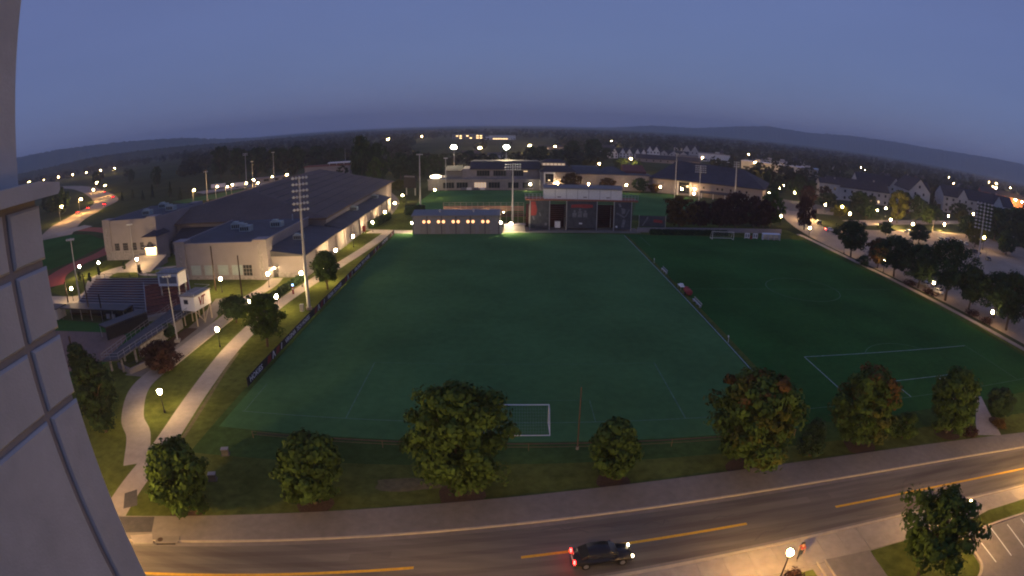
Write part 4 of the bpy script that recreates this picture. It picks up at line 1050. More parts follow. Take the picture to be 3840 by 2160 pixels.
# dormitories on the right
gable_house('dormitory', 'stone dormitory with dark roof and two tall glowing windows', 215, 243, 44, 15, 8.2, 5.0, -0.30, 'stone', 'roofshade', 9, 2, (6, 7), 'building', 'stone dormitories beyond the parking lot')
gable_house('dormitory', 'long stone dormitory behind the one with glowing windows', 262, 262, 60, 17, 11.0, 6.0, -0.32, 'stone', 'roofshade', 12, 3, (9, 22), 'building', 'stone dormitories beyond the parking lot', 1)
gable_house('dormitory', 'tall gable ended stone dormitory with chimney, gable turned to the parking lot', 262, 232, 40, 15, 13.0, 7.6, -0.42 + 1.5708, 'stone', 'roofshade', 4, 3, (), 'building', 'stone dormitories beyond the parking lot')
gable_house('dormitory', 'wide dark roofed stone dormitory behind the big floodlight bank', 322, 226, 66, 18, 11.5, 6.5, -0.36, 'stone', 'roofshade', 12, 3, (7,), 'building', 'stone dormitories beyond the parking lot', 2)
gable_house('dormitory', 'small stone entrance wing with lit doorway left of the dormitories', 194, 247, 14, 10, 9.5, 2.6, -0.3, 'stone', 'roofshade', 2, 2, (0, 2), 'building', 'stone dormitories beyond the parking lot')
gable_house('dormitory', 'far brick dormitory at the right edge below the orange lamps', 560, 390, 70, 20, 10, 5, -0.6, 'brick', 'roofshade', 12, 2, (), 'building', 'stone dormitories beyond the parking lot')
gw = [o for o in sc.objects if o.get('label', '').startswith('tall gable ended')][0]
for yy, zz in ((4.0, 3.0), (10.0, 3.0), (4.0, 7.0), (10.0, 7.0), (4.0, 10.6), (10.0, 10.6), (7.2, 15.0)):
    m = MB(); m.box(-20.08, -19.98, yy, yy + 1.4, zz, zz + 1.8); w_ = m.build('window', mt['greystone'], gw)
    m = MB(); m.box(-20.12, -20.07, yy + 0.12, yy + 1.28, zz + 0.12, zz + 1.68); m.build('pane', mt['glass'], w_)

FH = [(330, 640, 0.2), (372, 610, -0.3), (410, 560, 0.4), (455, 520, -0.2), (505, 500, 0.3), (300, 720, 0.1), (250, 760, -0.2), (560, 560, 0.3), (620, 520, -0.4), (470, 640, 0.2), (560, 660, -0.1), (700, 600, 0.3), (120, 640, 0.1), (90, 590, -0.2), (800, 640, 0.2)]
FH.sort(key=lambda q: math.atan2(q[0] - CAM[0], q[1] - CAM[1]))
FO = ['first', 'second', 'third', 'fourth', 'fifth', 'sixth', 'seventh', 'eighth', 'ninth', 'tenth', 'eleventh', 'twelfth', 'thirteenth', 'fourteenth', 'fifteenth']
for i, (x, y, rz) in enumerate(FH):
    gable_house('house', 'small far house of the town among the trees on the right, %s from the left' % FO[i], x, y, 13 + (i * 5) % 7, 9, 4.5 + (i % 3), 3.2, rz - 0.3, ['limewall', 'white', 'stone', 'brick'][i % 4], 'roofshade', 3, 1 + i % 2, (i % 3,) if i % 2 == 0 else (), 'house', 'small houses of the far town')

# ------------------------------------------------------------------ softball stadium
st = thing('softball_stand', 'grey softball bleachers in long straight bench rows', 'bleachers', (0, 0, 0))
NB = 13
for k in range(NB):
    t = k / (NB - 1)
    x0 = -97.3 + t * (-1.0); x1 = -72.8 - t * 2.2
    y = 34.4 + t * 10.6 + 0.0; z = 0.9 + 3.7 * t
    mm = MB(); mm.box(x0, x1, y, y + 0.34, z, z + 0.07); mm.box(x0, x1, y - 0.32, y - 0.05, z - 0.34, z - 0.28)
    mm.build('bench_row', mt['seats'], st)
    mm = MB(); mm.box(x0, x1, y + 0.34, y + 0.40, z - 0.34, z - 0.02); mm.build('riser', mt['seatred'], st)
mm = MB(); mm.xprism([(33.8, 0), (33.8, 0.45), (45.6, 4.15), (45.6, 0)], -98.2, -73.0); mm.build('base', mt['grey'], st)
for x in np.linspace(-98, -75, 9):
    mm = MB(); mm.tube([(x, 45.7, 4.1), (x, 45.7, 5.6)], 0.04, 5); mm.build('rail_post', mt['darkmetal'], st)
for z in (4.9, 5.6):
    mm = MB(); mm.tube([(-98, 45.7, z), (-75, 45.7, z)], 0.035, 5); mm.build('rail', mt['darkmetal'], st)
ms = thing('maroon_stand', 'dark maroon seating section between the bleachers and the white press boxes', 'bleachers', (-71.5, 30.5, 0), 0.62)
for k in range(9):
    mm = MB(); mm.box(0.5, 10.5, 0.0 + 0.95 * k, 0.62 + 0.95 * k, 1.2 + 0.42 * k, 1.32 + 0.42 * k); mm.build('seat_row', mt['seatred'], ms)
    mm = MB(); mm.box(0.5, 10.5, 0.62 + 0.95 * k, 0.70 + 0.95 * k, 1.2 + 0.42 * k, 1.75 + 0.42 * k); mm.build('seat_back', mt['seatred'], ms)
mm = MB(); mm.xprism([(-0.3, 0), (-0.3, 0.95), (8.9, 4.9), (8.9, 0)], 0.3, 10.7); mm.build('base', mt['grey'], ms)
for x in (0.4, 10.6):
    mm = MB(); mm.tube([(x, -0.3, 2.0), (x, 8.9, 5.9)], 0.05, 5); mm.build('rail', mt['metal'], ms)
# dugout
dg = thing('dugout', 'long dark roofed softball dugout in front of the bleachers', 'dugout', (-97, 29.5, 0))
mm = MB(); mm.box(0, 20.5, 0, 3.6, 2.3, 2.55); mm.build('roof', mt['darkmetal'], dg)
mm = MB(); mm.box(0, 20.5, 3.3, 3.6, 0, 2.3); mm.build('back_wall', mt['charcloth'], dg)
for k in range(7):
    mm = MB(); mm.tube([(0.2 + k * 3.35, 0.15, 0), (0.2 + k * 3.35, 0.15, 2.3)], 0.06, 6); mm.build('post', mt['metal'], dg)
mm = MB(); mm.box(0.3, 20.2, 2.6, 3.1, 0.4, 0.5); mm.build('bench', mt['wood'], dg)
for x in (14.8, 16.4):
    mm = MB(); mm.box(x, x + 1.0, 0.3, 0.5, 0.5, 1.5); mm.build('notice_panel', mt['limewall'], dg)
d2 = thing('storage_shed', 'pale storage hut at the left end of the dugout', 'shed', (-101.5, 29.0, 0))
mm = MB(); mm.box(0, 3.6, 0, 3.0, 0, 2.4); mm.build('wall', mt['stone'], d2)
mm = MB(); mm.box(-0.3, 3.9, -0.3, 3.3, 2.4, 2.6); mm.build('roof', mt['darkmetal'], d2)
mm = MB(); mm.box(1.0, 2.0, -0.05, 0.02, 0, 2.0); mm.build('door', mt['redprint'], d2)
# second dugout / concourse block with dark soffit near the ramp
d3 = thing('near_dugout', 'black roofed dugout below the raised concourse', 'dugout', (-72.0, 24.0, 0), 1.15)
mm = MB(); mm.box(-4.5, 5.5, 0, 3.4, 2.3, 2.55); mm.build('roof', mt['darkmetal'], d3)
mm = MB(); mm.box(-4.5, 5.5, -0.1, 0.1, 0, 2.3); mm.build('back_wall', mt['blackcloth'], d3)
for x in (-4.3, -1, 2.2, 5.3):
    mm = MB(); mm.tube([(x, 3.2, 0), (x, 3.2, 2.3)], 0.06, 6); mm.build('post', mt['metal'], d3)
# press boxes
p1 = thing('press_box', 'white press box with two wide windows at the top of the softball stand', 'press box', (-68.4, 36.6, 0), 0.02)
mm = MB(); mm.box(-2.6, 2.6, 0, 3.4, 5.4, 8.0); mm.build('wall', mt['white'], p1)
mm = MB(); mm.box(-2.9, 2.9, -0.35, 3.7, 8.0, 8.2); r_ = mm.build('roof', mt['greyroof'], p1)
for a, b in ((-2.1, -0.15), (0.15, 2.1)):
    mm = MB(); mm.box(a - 0.1, b + 0.1, -0.06, 0.0, 5.95, 7.35); w_ = mm.build('window', mt['limewall'], p1)
    for k in range(2):
        mm = MB(); mm.box(a + k * (b - a) / 2 + 0.04, a + (k + 1) * (b - a) / 2 - 0.04, -0.09, -0.05, 6.05, 7.25); mm.build('pane', mt['greyprint'], w_)
for x in (-2.3, 2.3):
    for y in (0.3, 3.1):
        mm = MB(); mm.box(x - 0.12, x + 0.12, y - 0.12, y + 0.12, 0, 5.4); mm.build('stilt', mt['metal'], p1)
for x in np.linspace(-2.7, 2.7, 6):
    mm = MB(); mm.tube([(x, -0.25, 8.2), (x, -0.25, 8.9)], 0.03, 4); mm.build('rail_post', mt['metal'], p1)
mm = MB(); mm.tube([(-2.7, -0.25, 8.9), (2.7, -0.25, 8.9)], 0.03, 4); mm.build('rail', mt['metal'], p1)
# VT box, front face toward the field (-x), lettered side toward the path (+x)
vb = thing('camera_box', 'white box on stilts lettered VT beside the path', 'press box', (-58.6, 31.2, 0), -0.10)
mm = MB(); mm.box(-1.9, 1.6, -2.4, 2.9, 3.0, 5.7); vw = mm.build('wall', mt['white'], vb)
mm = MB(); mm.box(-2.1, 1.8, -2.6, 3.1, 5.7, 5.85); mm.build('roof', mt['greyroof'], vb)
mm = MB(); mm.box(-1.0, 0.0, -2.46, -2.4, 4.3, 5.1); mm.build('vent', mt['darkmetal'], vw)
for x in (-1.7, 1.4):
    for y in (-2.2, 0.3, 2.7):
        mm = MB(); mm.box(x - 0.1, x + 0.1, y - 0.1, y + 0.1, 0, 3.0); mm.build('stilt', mt['kerb'], vb)
mm = MB(); mm.tube([(1.4, -2.2, 3.0), (1.4, 0.3, 0.2)], 0.07, 5); mm.tube([(1.4, 2.7, 3.0), (1.4, 0.3, 0.2)], 0.07, 5); mm.build('brace', mt['kerb'], vb)
mm = MB(); mm.box(-4.6, -1.9, -2.4, 6.5, 2.85, 3.0); mm.build('deck', mt['deck'], vb)
mm = MB()
for k in range(10):
    mm = MB(); mm.tube([(-2.05 + k * 0.42, -2.55, 5.85), (-2.05 + k * 0.42, -2.55, 6.5)], 0.03, 4); mm.build('rail_post', mt['metal'], vb)
mm = MB(); mm.tube([(-2.05, -2.55, 6.5), (1.75, -2.55, 6.5), (1.75, 3.0, 6.5), (-2.05, 3.0, 6.5)], 0.03, 4); mm.build('rail', mt['metal'], vb)
# VT monogram on the +x side: slanted V joined to T
def vt(parent, mat, X, y0, z0, s, nm='monogram'):
    V = [(0.0, 1.0), (0.22, 1.0), (0.34, 0.42), (0.56, 1.0), (1.3, 1.0), (1.3, 0.80), (1.02, 0.80), (0.80, 0.0), (0.58, 0.0), (0.80, 0.80), (0.66, 0.80), (0.36, 0.05), (0.20, 0.05)]
    n = len(V)
    m = MB(); m.add([(X, y0 + a * s, z0 + b * s) for a, b in V] + [(X + 0.02, y0 + a * s, z0 + b * s) for a, b in V], [tuple(range(n)), tuple(range(2 * n - 1, n - 1, -1))] + [(i, n + i, n + (i + 1) % n, (i + 1) % n) for i in range(n)])
    return m.build(nm, mt[mat], parent)
vt(vw, 'maroon', 1.61, -1.0, 3.55, 1.75)
# raised concourse with railings
cc = thing('concourse', 'raised grey walkway with metal railings beside the softball field', 'walkway', (0, 0, 0))
mm = MB(); mm.prism([(-60.2, 7.0), (-59.3, 30), (-62.3, 36), (-65.0, 34), (-63.2, 6.0)], 2.3, 2.55); mm.build('deck', mt['deck'], cc)
mm = MB(); mm.prism([(-60.6, 14), (-60.3, 28), (-61.0, 28), (-61.3, 14)], 0, 2.3); mm.build('retaining_wall', mt['greystone'], cc)
def rail_run(parent, pts, z, h=1.05, step=1.6, mat='grey'):
    for i in range(len(pts) - 1):
        a, b = Vector(pts[i]), Vector(pts[i + 1]); L = (b - a).length; n = max(1, int(L / step))
        for k in range(n + (1 if i == len(pts) - 2 else 0)):
            p = a.lerp(b, k / n); m = MB(); m.tube([(p.x, p.y, z), (p.x, p.y, z + h)], 0.035, 5); m.build('rail_post', mt[mat], parent)
        for hh in (0.55, h):
            m = MB(); m.tube([(a.x, a.y, z + hh), (b.x, b.y, z + hh)], 0.035, 5); m.build('rail', mt[mat], parent)
rail_run(cc, [(-60.1, 7.0), (-59.2, 30)], 2.55); rail_run(cc, [(-63.2, 6.1), (-65.0, 33.6)], 2.55); rail_run(cc, [(-63.2, 6.1), (-60.1, 7.0)], 2.55)
for y in (8, 12, 17, 22):
    for x in (-60.5, -63.2):
        m = MB(); m.box(x - 0.15, x + 0.15, y - 0.15, y + 0.15, 0, 2.3); m.build('support', mt['greystone'], cc)
cw = thing('entry_wall', 'low pale wall with black railing at the softball gate', 'wall', (0, 0, 0))
for a, b in (((-62.5, 9.3), (-58.6, 7.6)), ((-58.6, 7.6), (-56.9, 11.5)), ((-56.9, 11.5), (-56.6, 15.5))):
    a, b = Vector(a), Vector(b); m = MB(); m.obox((a.x + b.x) / 2, (a.y + b.y) / 2, 0.45, (b - a).length + 0.2, 0.35, 0.9, math.atan2((b - a).y, (b - a).x)); m.build('panel', mt['limewall'], cw)
rail_run(cw, [(-62.5, 9.3), (-58.6, 7.6), (-56.9, 11.5), (-56.6, 15.5)], 0.9, 0.8, 1.2, 'darkmetal')
gp = thing('gate_sign', 'small lamp lit white notice post at the softball gate', 'sign', (-55.9, 10.8, 0))
m = MB(); m.box(-0.45, 0.45, -0.08, 0.08, 0.5, 1.6); m.build('panel', mt['white'], gp)
m = MB(); m.box(-0.06, 0.06, -0.06, 0.06, 0, 0.5); m.build('post', mt['darkmetal'], gp)
tag(flat(ccw([(-60.0, 11), (-56.8, 16), (-57.0, 28), (-59.6, 28)]), Z4 + 0.01).build('mulch_bank', mt['mulch']), 'brown mulch bank below the concourse', kind='structure')

# ------------------------------------------------------------------ banner fence on the left touch line
bf = thing('banner_fence', 'long black banner fence lettered in white along the left touchline', 'fence', (-36.0, 0, 0))
def text_mesh(s, size, name):
    cu = bpy.data.curves.new('lettering', 'FONT'); cu.body = s; cu.size = size; cu.extrude = 0.004; cu.resolution_u = 2
    cu.offset = 0.012
    o = bpy.data.objects.new('lettering', cu); COL.objects.link(o)
    bpy.context.view_layer.update()
    dgx = bpy.context.evaluated_depsgraph_get()
    me = bpy.data.meshes.new_from_object(o.evaluated_get(dgx)); me.name = name
    bpy.data.objects.remove(o); bpy.data.curves.remove(cu)
    return me
def put_text(parent, s, x, y0, y1, z, hgt, mat):
    me = text_mesh(s, 1.0, 'lettering')
    xs = [v.co.x for v in me.vertices]; zs = [v.co.y for v in me.vertices]
    w = max(xs) - min(xs); h = max(zs) - min(zs)
    me.materials.clear(); me.materials.append(mt[mat])
    # fence faces +x: letters run along +y... read from the pitch side left to right means -y to +y reversed
    for v in me.vertices:
        a = (v.co.x - min(xs)) / w; b = (v.co.y - min(zs)) / h; d = v.co.z
        v.co = (x + 0.012 + d, y0 + a * (y1 - y0), z + b * hgt)
    o = bpy.data.objects.new('lettering', me); COL.objects.link(o); o.parent = parent
    return o
PAN = [(6.6, 13.0), (13.0, 20.4), (20.4, 35.0), (35.0, 43.4), (43.4, 55.6), (55.6, 63.8), (63.8, 81.0), (81.0, 92.0), (92.0, 104.0), (104.0, 111.5)]
def fx(y): return 0.0 + 0.5 * max(0, (y - 5)) / 107 - 0.25
for k, (a, b) in enumerate(PAN):
    m = MB(); m.box(fx(a) - 0.02, fx(a) + 0.02, a + 0.03, b - 0.03, 0.12, 1.42); p = m.build('banner_panel', mt['blackcloth'], bf)
    X = fx(a) + 0.02
    m = MB(); m.tube([(fx(a) - 0.06, a, 0), (fx(a) - 0.06, a, 1.5)], 0.04, 6); m.build('post', mt['darkmetal'], bf)
    if k == 0: put_text(p, 'HOKIES', X, a + 0.9, b - 0.9, 0.36, 0.80, 'letters')
    elif k in (2, 4, 6):
        L_ = b - a - 2.4
        for wd, f0, f1 in (('VIRGINIA', 0.0, 0.40), ('TECH', 0.44, 0.64), ('HOKIES', 0.68, 1.0)):
            put_text(p, wd, X, a + 1.2 + L_ * f0, a + 1.2 + L_ * f1, 0.40, 0.76, 'letters')
    elif k == 8: put_text(p, 'HOKIES', X, a + 2.4, b - 2.4, 0.40, 0.76, 'letters')
    else:
        c = (a + b) / 2
        for s_, mat in ((-2.0, 'redprint'), (1.6, 'redprint')):
            m = MB(); q = [(c + s_ - 0.9, 0.25), (c + s_ + 0.5, 0.25), (c + s_ + 1.0, 1.25), (c + s_ - 0.4, 1.25)]
            m.add([(X + 0.01, yy, zz) for yy, zz in q], [(0, 1, 2, 3)]); m.build('emblem_patch', mt['maroon'], p)
        for dy, z0, z1, sl in ((-0.8, 0.2, 1.3, 0.5), (0.2, 0.25, 1.3, -0.5), (2.9, 0.3, 1.2, 0.4)):
            m = MB(); q = [(c + dy, z0), (c + dy + 0.28, z0), (c + dy + 0.28 + sl, z1), (c + dy + sl, z1)]
            m.add([(X + 0.016, yy, zz) for yy, zz in q], [(0, 1, 2, 3)]); m.build('emblem_stroke', mt['letters'], p)
m = MB(); m.tube([(fx(111.5) - 0.06, 111.5, 0), (fx(111.5) - 0.06, 111.5, 1.5)], 0.04, 6); m.build('post', mt['darkmetal'], bf)

# ------------------------------------------------------------------ trees
def leaf_crown(h, w, seed, nclump, nleaf, leaf, low=0.18, shape=1.0, cone=False):
    r2 = random.Random(seed); m = MB()
    cz0, cz1 = h * low, h
    hh = (cz1 - cz0) / 2; mid = (cz0 + cz1) / 2
    cl = []
    for i in range(nclump):
        u = -1 + 2 * (i + 0.5) / nclump; u += r2.uniform(-.12, .12); u = max(-0.98, min(0.98, u))
        a = i * 2.39996 + r2.uniform(-.5, .5)
        rad = math.sqrt(max(0.05, 1 - u * u)) if not cone else (1 - u) / 2 * 1.1 + 0.04
        if not cone and u < 0: rad = max(rad, 0.62)
        rad *= 1 + 0.20 * math.sin(2 * a + seed) + 0.13 * math.sin(3 * a + 2.3 * seed + 3 * u)
        k = r2.uniform(0.48, 0.98) if r2.random() < 0.8 else r2.uniform(0.1, 0.5)
        cl.append((w / 2 * rad * k * math.cos(a), w / 2 * rad * k * math.sin(a), mid + hh * u * 0.88, (0.35 + w * r2.uniform(0.055, 0.115)) * (1 if not cone else 0.8)))
    for cx, cy_, cz, cr in cl:
        for _ in range(nleaf):
            d = Vector((r2.gauss(0, 1), r2.gauss(0, 1), r2.gauss(0, 0.8))).normalized()
            rr_ = cr * (0.55 + 0.55 * r2.random())
            c = Vector((cx, cy_, cz)) + Vector((d.x * rr_, d.y * rr_, d.z * rr_ * 0.8))
            if c.z < cz0 * 0.8: continue
            nrm = (d * 1.3 + Vector((r2.uniform(-.5, .5), r2.uniform(-.5, .5), r2.uniform(-.2, .7)))).normalized()
            t = nrm.cross(Vector((r2.uniform(-1, 1), r2.uniform(-1, 1), r2.uniform(-1, 1)))).normalized(); b = nrm.cross(t)
            s = leaf * r2.uniform(0.45, 1.6)
            m.add([c - t * s * 0.5, c - b * s * 0.3, c + t * s * 0.55, c + b * s * 0.32], [(0, 1, 2, 3)])
    return m, cl
def trunk_mesh(h, w, cl, seed, low=0.18):
    r2 = random.Random(seed + 99); m = MB()
    r0 = 0.016 * h + 0.05
    top = h * 0.72
    pts = [(0, 0, -0.05), (0.02 * h * r2.uniform(-1, 1), 0.02 * h * r2.uniform(-1, 1), h * low * 0.9), (0.03 * h * r2.uniform(-1, 1), 0.03 * h * r2.uniform(-1, 1), h * 0.45), (0, 0, top)]
    m.tube(pts, [r0 * 1.35, r0, r0 * 0.7, r0 * 0.2], 7)
    for cx, cy_, cz, cr in cl[::max(1, len(cl) // 12)]:
        z0 = max(h * low * 0.8, cz - 0.30 * h)
        m.tube([(0, 0, z0), (cx * 0.45, cy_ * 0.45, z0 + (cz - z0) * 0.6), (cx, cy_, cz)], [r0 * 0.45, r0 * 0.28, r0 * 0.08], 5)
    return m
LEAF = dict(d='leafd', g='leafg', o='leafo', r='leafr', m='leafm', c='needle')
def tree(name, label, x, y, h, w, kind, seed, nclump, nleaf, leaf, low=0.18, group=None, cone=False, cat='tree', mats=None):
    t = thing(name, label, cat, (x, y, 0), 0, group)
    cm, cl = leaf_crown(h, w, seed, nclump, nleaf, leaf, low, cone=cone)
    cm.build('crown', mats or mt[LEAF[kind]], t)
    trunk_mesh(h, w, cl, seed, low).build('trunk', mt['bark'], t)
    return t
def mulch_ring(x, y, r, label):
    m = MB(); p = [(x + r * (1 + 0.12 * math.sin(3 * a + x)) * math.cos(a), y + r * (1 + 0.12 * math.sin(2 * a + y)) * math.sin(a)) for a in [2 * math.pi * k / 18 for k in range(18)]]
    tag(flat(p, 0.03, m).build('mulch_bed', mt['mulch']), label, kind='structure')

# street lawn trees (near)
NT = [
    (-31.6, -20.4, 7.4, 7.6, 'g', 'leafy green tree at the path corner nearest the tall wall', 3, 0.10),
    (-19.0, -16.6, 7.6, 6.8, 'g', 'round green lawn tree second from the tall wall', 5, 0.10),
    (-5.4, -13.8, 11.7, 10.0, 'g', 'largest dark green lawn tree, half hiding the white goal', 8, 0.12),
    (9.3, -11.4, 6.6, 5.4, 'g', 'small pale green lawn tree by the orange pole', 12, 0.14),
    (24.0, -11.0, 10.8, 10.4, 'g', 'wide olive lawn tree with a rusty top', 17, 0.10),
    (39.9, -9.6, 9.7, 8.8, 'g', 'green lawn tree with rust red sprays', 21, 0.10),
    (55.4, -10.4, 8.8, 8.2, 'g', 'dark green lawn tree beside the ramp path', 25, 0.10),
    (67.4, -10.2, 4.8, 4.2, 'd', 'small sparse tree beyond the ramp path', 29, 0.2),
]
for x, y, h, w, k, lb_, sd_, low in NT:
    tree('lawn_tree', lb_, x, y, h, w * 0.90, k, sd_, int(60 + 7 * w), 110 if w > 6 else 90, 0.42, low, 'trees along the street lawn')
    mulch_ring(x, y - 0.3, 1.0 + 0.12 * w, 'dark mulch bed under the ' + lb_)
# rusty sprays on top of the two turning trees
for (x, y, h, w, sd_, k, n_, lo) in ((24.0, -11.0, 10.8, 6.4, 41, 'r', 12, 0.66), (24.0, -11.0, 10.6, 9.4, 42, 'o', 40, 0.14), (39.9, -9.6, 9.7, 6.8, 43, 'r', 22, 0.50), (39.9, -9.6, 9.4, 8.0, 47, 'o', 24, 0.14)):
    host = [o for o in sc.objects if o.name.startswith('lawn_tree') and abs(o.location.x - x) < 0.1][0]
    cm, cl = leaf_crown(h, w, sd_, n_, 100, 0.42, lo)
    cm.build('turning_leaves' if k == 'r' else 'olive_leaves', mt[LEAF[k]], host)
tree('shrub', 'dark shrub between the olive tree and the rust red tree', 32.4, -10.4, 4.4, 3.6, 'd', 51, 26, 90, 0.3, 0.04, 'lawn shrubs', cat='shrub')
tree('shrub', 'green shrub right behind the rust red tree', 47.2, -9.8, 3.5, 3.4, 'g', 52, 24, 90, 0.3, 0.04, 'lawn shrubs', cat='shrub')
tree('shrub', 'low dark red shrub at the foot of the ramp path', 58.6, -12.4, 1.3, 1.9, 'm', 53, 14, 60, 0.22, 0.02, 'lawn shrubs', cat='shrub')
tree('shrub', 'red leaved shrub beyond the ramp path', 66.3, -11.9, 1.1, 2.2, 'r', 54, 14, 60, 0.22, 0.02, 'lawn shrubs', cat='shrub')
tree('shrub', 'dark round bush at the bottom edge by the lamp post', 21.8, -28.6, 1.2, 1.6, 'm', 55, 14, 60, 0.2, 0.02, 'lawn shrubs', cat='shrub')
# tree on the grass island lower right
tree('island_tree', 'lamp lit tree on the grass island in the lower right', 34.2, -31.9, 8.6, 8.0, 'g', 61, 70, 95, 0.40, 0.26)
mulch_ring(36.4, -31.6, 1.3, 'mulch ring under the grass island tree') if False else None
# trees by the left path
PT = [
    (-39.3, 21.1, 8.8, 6.8, 'g', 'leafy tree between the main path and the banner fence, nearer one', 71),
    (-38.7, 52.8, 8.2, 6.2, 'g', 'leafy tree beside the banner fence behind the floodlight mast', 73),
    (-50.3, 31.6, 5.0, 5.8, 'd', 'low spreading dark tree beside the branch path', 75),
    (-53.4, 10.1, 4.5, 5.6, 'm', 'dusky purple small tree at the softball gate', 77),
    (-51.2, -9.2, 10.4, 6.8, 'c', 'tall dark evergreen beside the tall wall', 79),
    (-57.0, -3.0, 6.0, 4.4, 'd', 'dark bushy tree behind the tall evergreen', 81),
    (-60.2, 22.5, 2.6, 2.2, 'd', 'small dark shrub on the mulch bank', 83),
    (-66.0, 3.0, 6.5, 4.0, 'c', 'dark evergreen at the softball outfield edge', 85),
]
for x, y, h, w, k, lb_, sd_ in PT:
    tree('path_tree', lb_, x, y, h, w, k, sd_, int(46 + 6 * w), 85, 0.36, 0.24 if k in 'gd' else 0.06, 'trees along the left paths')
# street trees along the right hand pavement
SR = [
    (103.4, 88.8, 11.3, 10.4, 'd', 'dark street tree nearest the far end of the second pitch'),
    (104.2, 66.2, 11.3, 11.5, 'd', 'dark street tree above the round dark bush'),
    (106.0, 44.6, 15.2, 15.6, 'd', 'biggest dark street tree beside the white car'),
    (108.6, 37.4, 10.2, 9.0, 'd', 'dark street tree next to the tall floodlight mast'),
    (108.4, 22.8, 13.2, 10.4, 'd', 'dark street tree with a lamp at its crown, right edge'),
    (104.8, 75.5, 8.5, 8.0, 'r', 'reddish street tree between two dark ones'),
    (105.0, 55.5, 11.5, 11.0, 'd', 'dark street tree joined to the left of the biggest one'),
    (112.5, 31.0, 11.0, 10.0, 'd', 'dark street tree behind the lamp at the right edge'),
    (106.5, 10.0, 12.0, 10.0, 'm', 'dark red street tree cut by the right edge'),
]
for i, (x, y, h, w, k, lb_) in enumerate(SR):
    tree('street_tree', lb_, x, y, h, w, k, 90 + i, int(60 + 4 * w), 80, 0.50, 0.22, 'street trees along the right pavement')
tree('bush', 'round blackish bush at the pitch edge under the street trees', 101.0, 77.8, 3.0, 5.0, 'd', 99, 26, 60, 0.3, 0.02, None, cat='bush')
for k_, (x, y) in enumerate(((105.4, 33), (105.9, 28), (104.2, 58), (104.5, 50))):
    tree('bush', ['low dark red hedge bush below the floodlight mast', 'low dark bush beside the one below the mast', 'low dark bush on the kerb left of the white car', 'low dark bush on the kerb beside the white car'][k_], x, y, 1.2, 4.2, 'm', 101 + k_, 18, 40, 0.26, 0.02, 'kerb bushes', cat='bush')

MT = [('d',-276.1,204.1,18.2,16.5),('d',-302.0,219.5,14.4,11.4),('d',-420.8,406.6,17.6,11.4),('d',-371.1,408.9,14.6,8.3),('d',-287.2,339.5,17.0,8.9),('c',-254.4,249.0,7.3,2.8),('c',-250.8,257.4,7.4,3.1),('c',-228.3,239.9,7.2,3.1),('c',-222.7,243.9,10.0,3.7),('c',-206.5,242.0,10.9,4.1),('c',-189.1,227.4,8.0,2.9),('d',-239.5,370.7,27.3,20.5),('d',-209.9,348.2,24.3,19.1),('d',-191.9,346.8,23.6,20.0),('d',-177.5,353.6,22.5,18.8),('d',-160.0,350.5,22.1,16.5),('d',-152.9,379.3,20.5,19.4),('d',-136.1,378.0,18.4,15.9),('d',-81.3,248.2,28.2,14.6),('d',-72.3,251.8,24.2,10.7),('g',-71.4,238.4,16.8,9.4),('d',-63.4,268.5,17.2,13.9),('d',-53.8,273.3,17.4,13.6),('d',-45.8,283.8,15.5,12.0),('o',-56.2,224.9,5.7,8.1),('o',-60.1,225.6,4.7,6.1),('d',-44.6,347.5,12.6,12.5),('d',-31.4,383.5,12.4,12.4),('d',-13.6,404.1,8.8,11.0),('d',5.8,409.4,8.9,13.7),('d',16.6,388.5,14.8,13.1),('d',25.3,398.5,15.4,15.3),('d',39.4,415.0,12.7,13.9),('d',53.5,428.6,19.2,15.7),('d',74.8,451.4,20.9,21.6),('d',88.5,468.1,13.1,15.6),('d',85.6,376.5,8.7,14.2),('d',96.9,370.4,7.4,12.3),('r',29.6,218.2,9.5,9.8),('r',48.2,223.2,7.0,8.2),('d',65.2,223.4,7.6,7.6),('r',72.2,221.1,5.0,5.9),('d',160.5,270.6,12.5,5.6),('d',161.4,230.0,14.4,9.7),('d',186.9,257.2,9.7,8.2),('r',56.0,124.5,10.9,11.2),('m',63.5,124.2,9.6,9.4),('m',70.9,124.9,10.9,9.9),('m',77.2,125.2,13.1,11.1),('m',85.2,126.3,11.7,10.5),('g',95.7,133.7,13.6,9.4),('m',109.8,132.1,12.3,7.7),('d',176.7,188.2,11.8,13.2),('o',152.6,170.7,6.1,10.4),('o',186.1,165.6,16.5,11.8),('d',204.3,171.0,14.9,7.3),('g',212.1,169.2,9.3,8.7),('o',197.9,117.5,11.1,11.2),('d',239.2,139.4,16.6,18.3),('d',269.0,145.2,18.5,18.0),('g',150.8,130.3,5.5,6.8),('d',210.4,106.7,8.7,12.4),('o',272.5,151.7,7.5,12.1),('d',215.2,140.1,10.9,9.4),('m',183.1,234.4,8.6,8.7),('d',184.4,298.7,8.2,10.1),('d',255.5,275.3,8.4,11.8),('d',300.4,261.6,10.0,12.3),
('m',90.5,129.5,10.5,8.5),('d',224,118,9,11),('d',252,128,13,13),('d',285,180,14,15),('d',305,205,13,13),('d',232,196,10,9),('d',330,200,12,14),('d',360,230,13,15),('d',150,288,9,10),('d',128,246,8,9)]
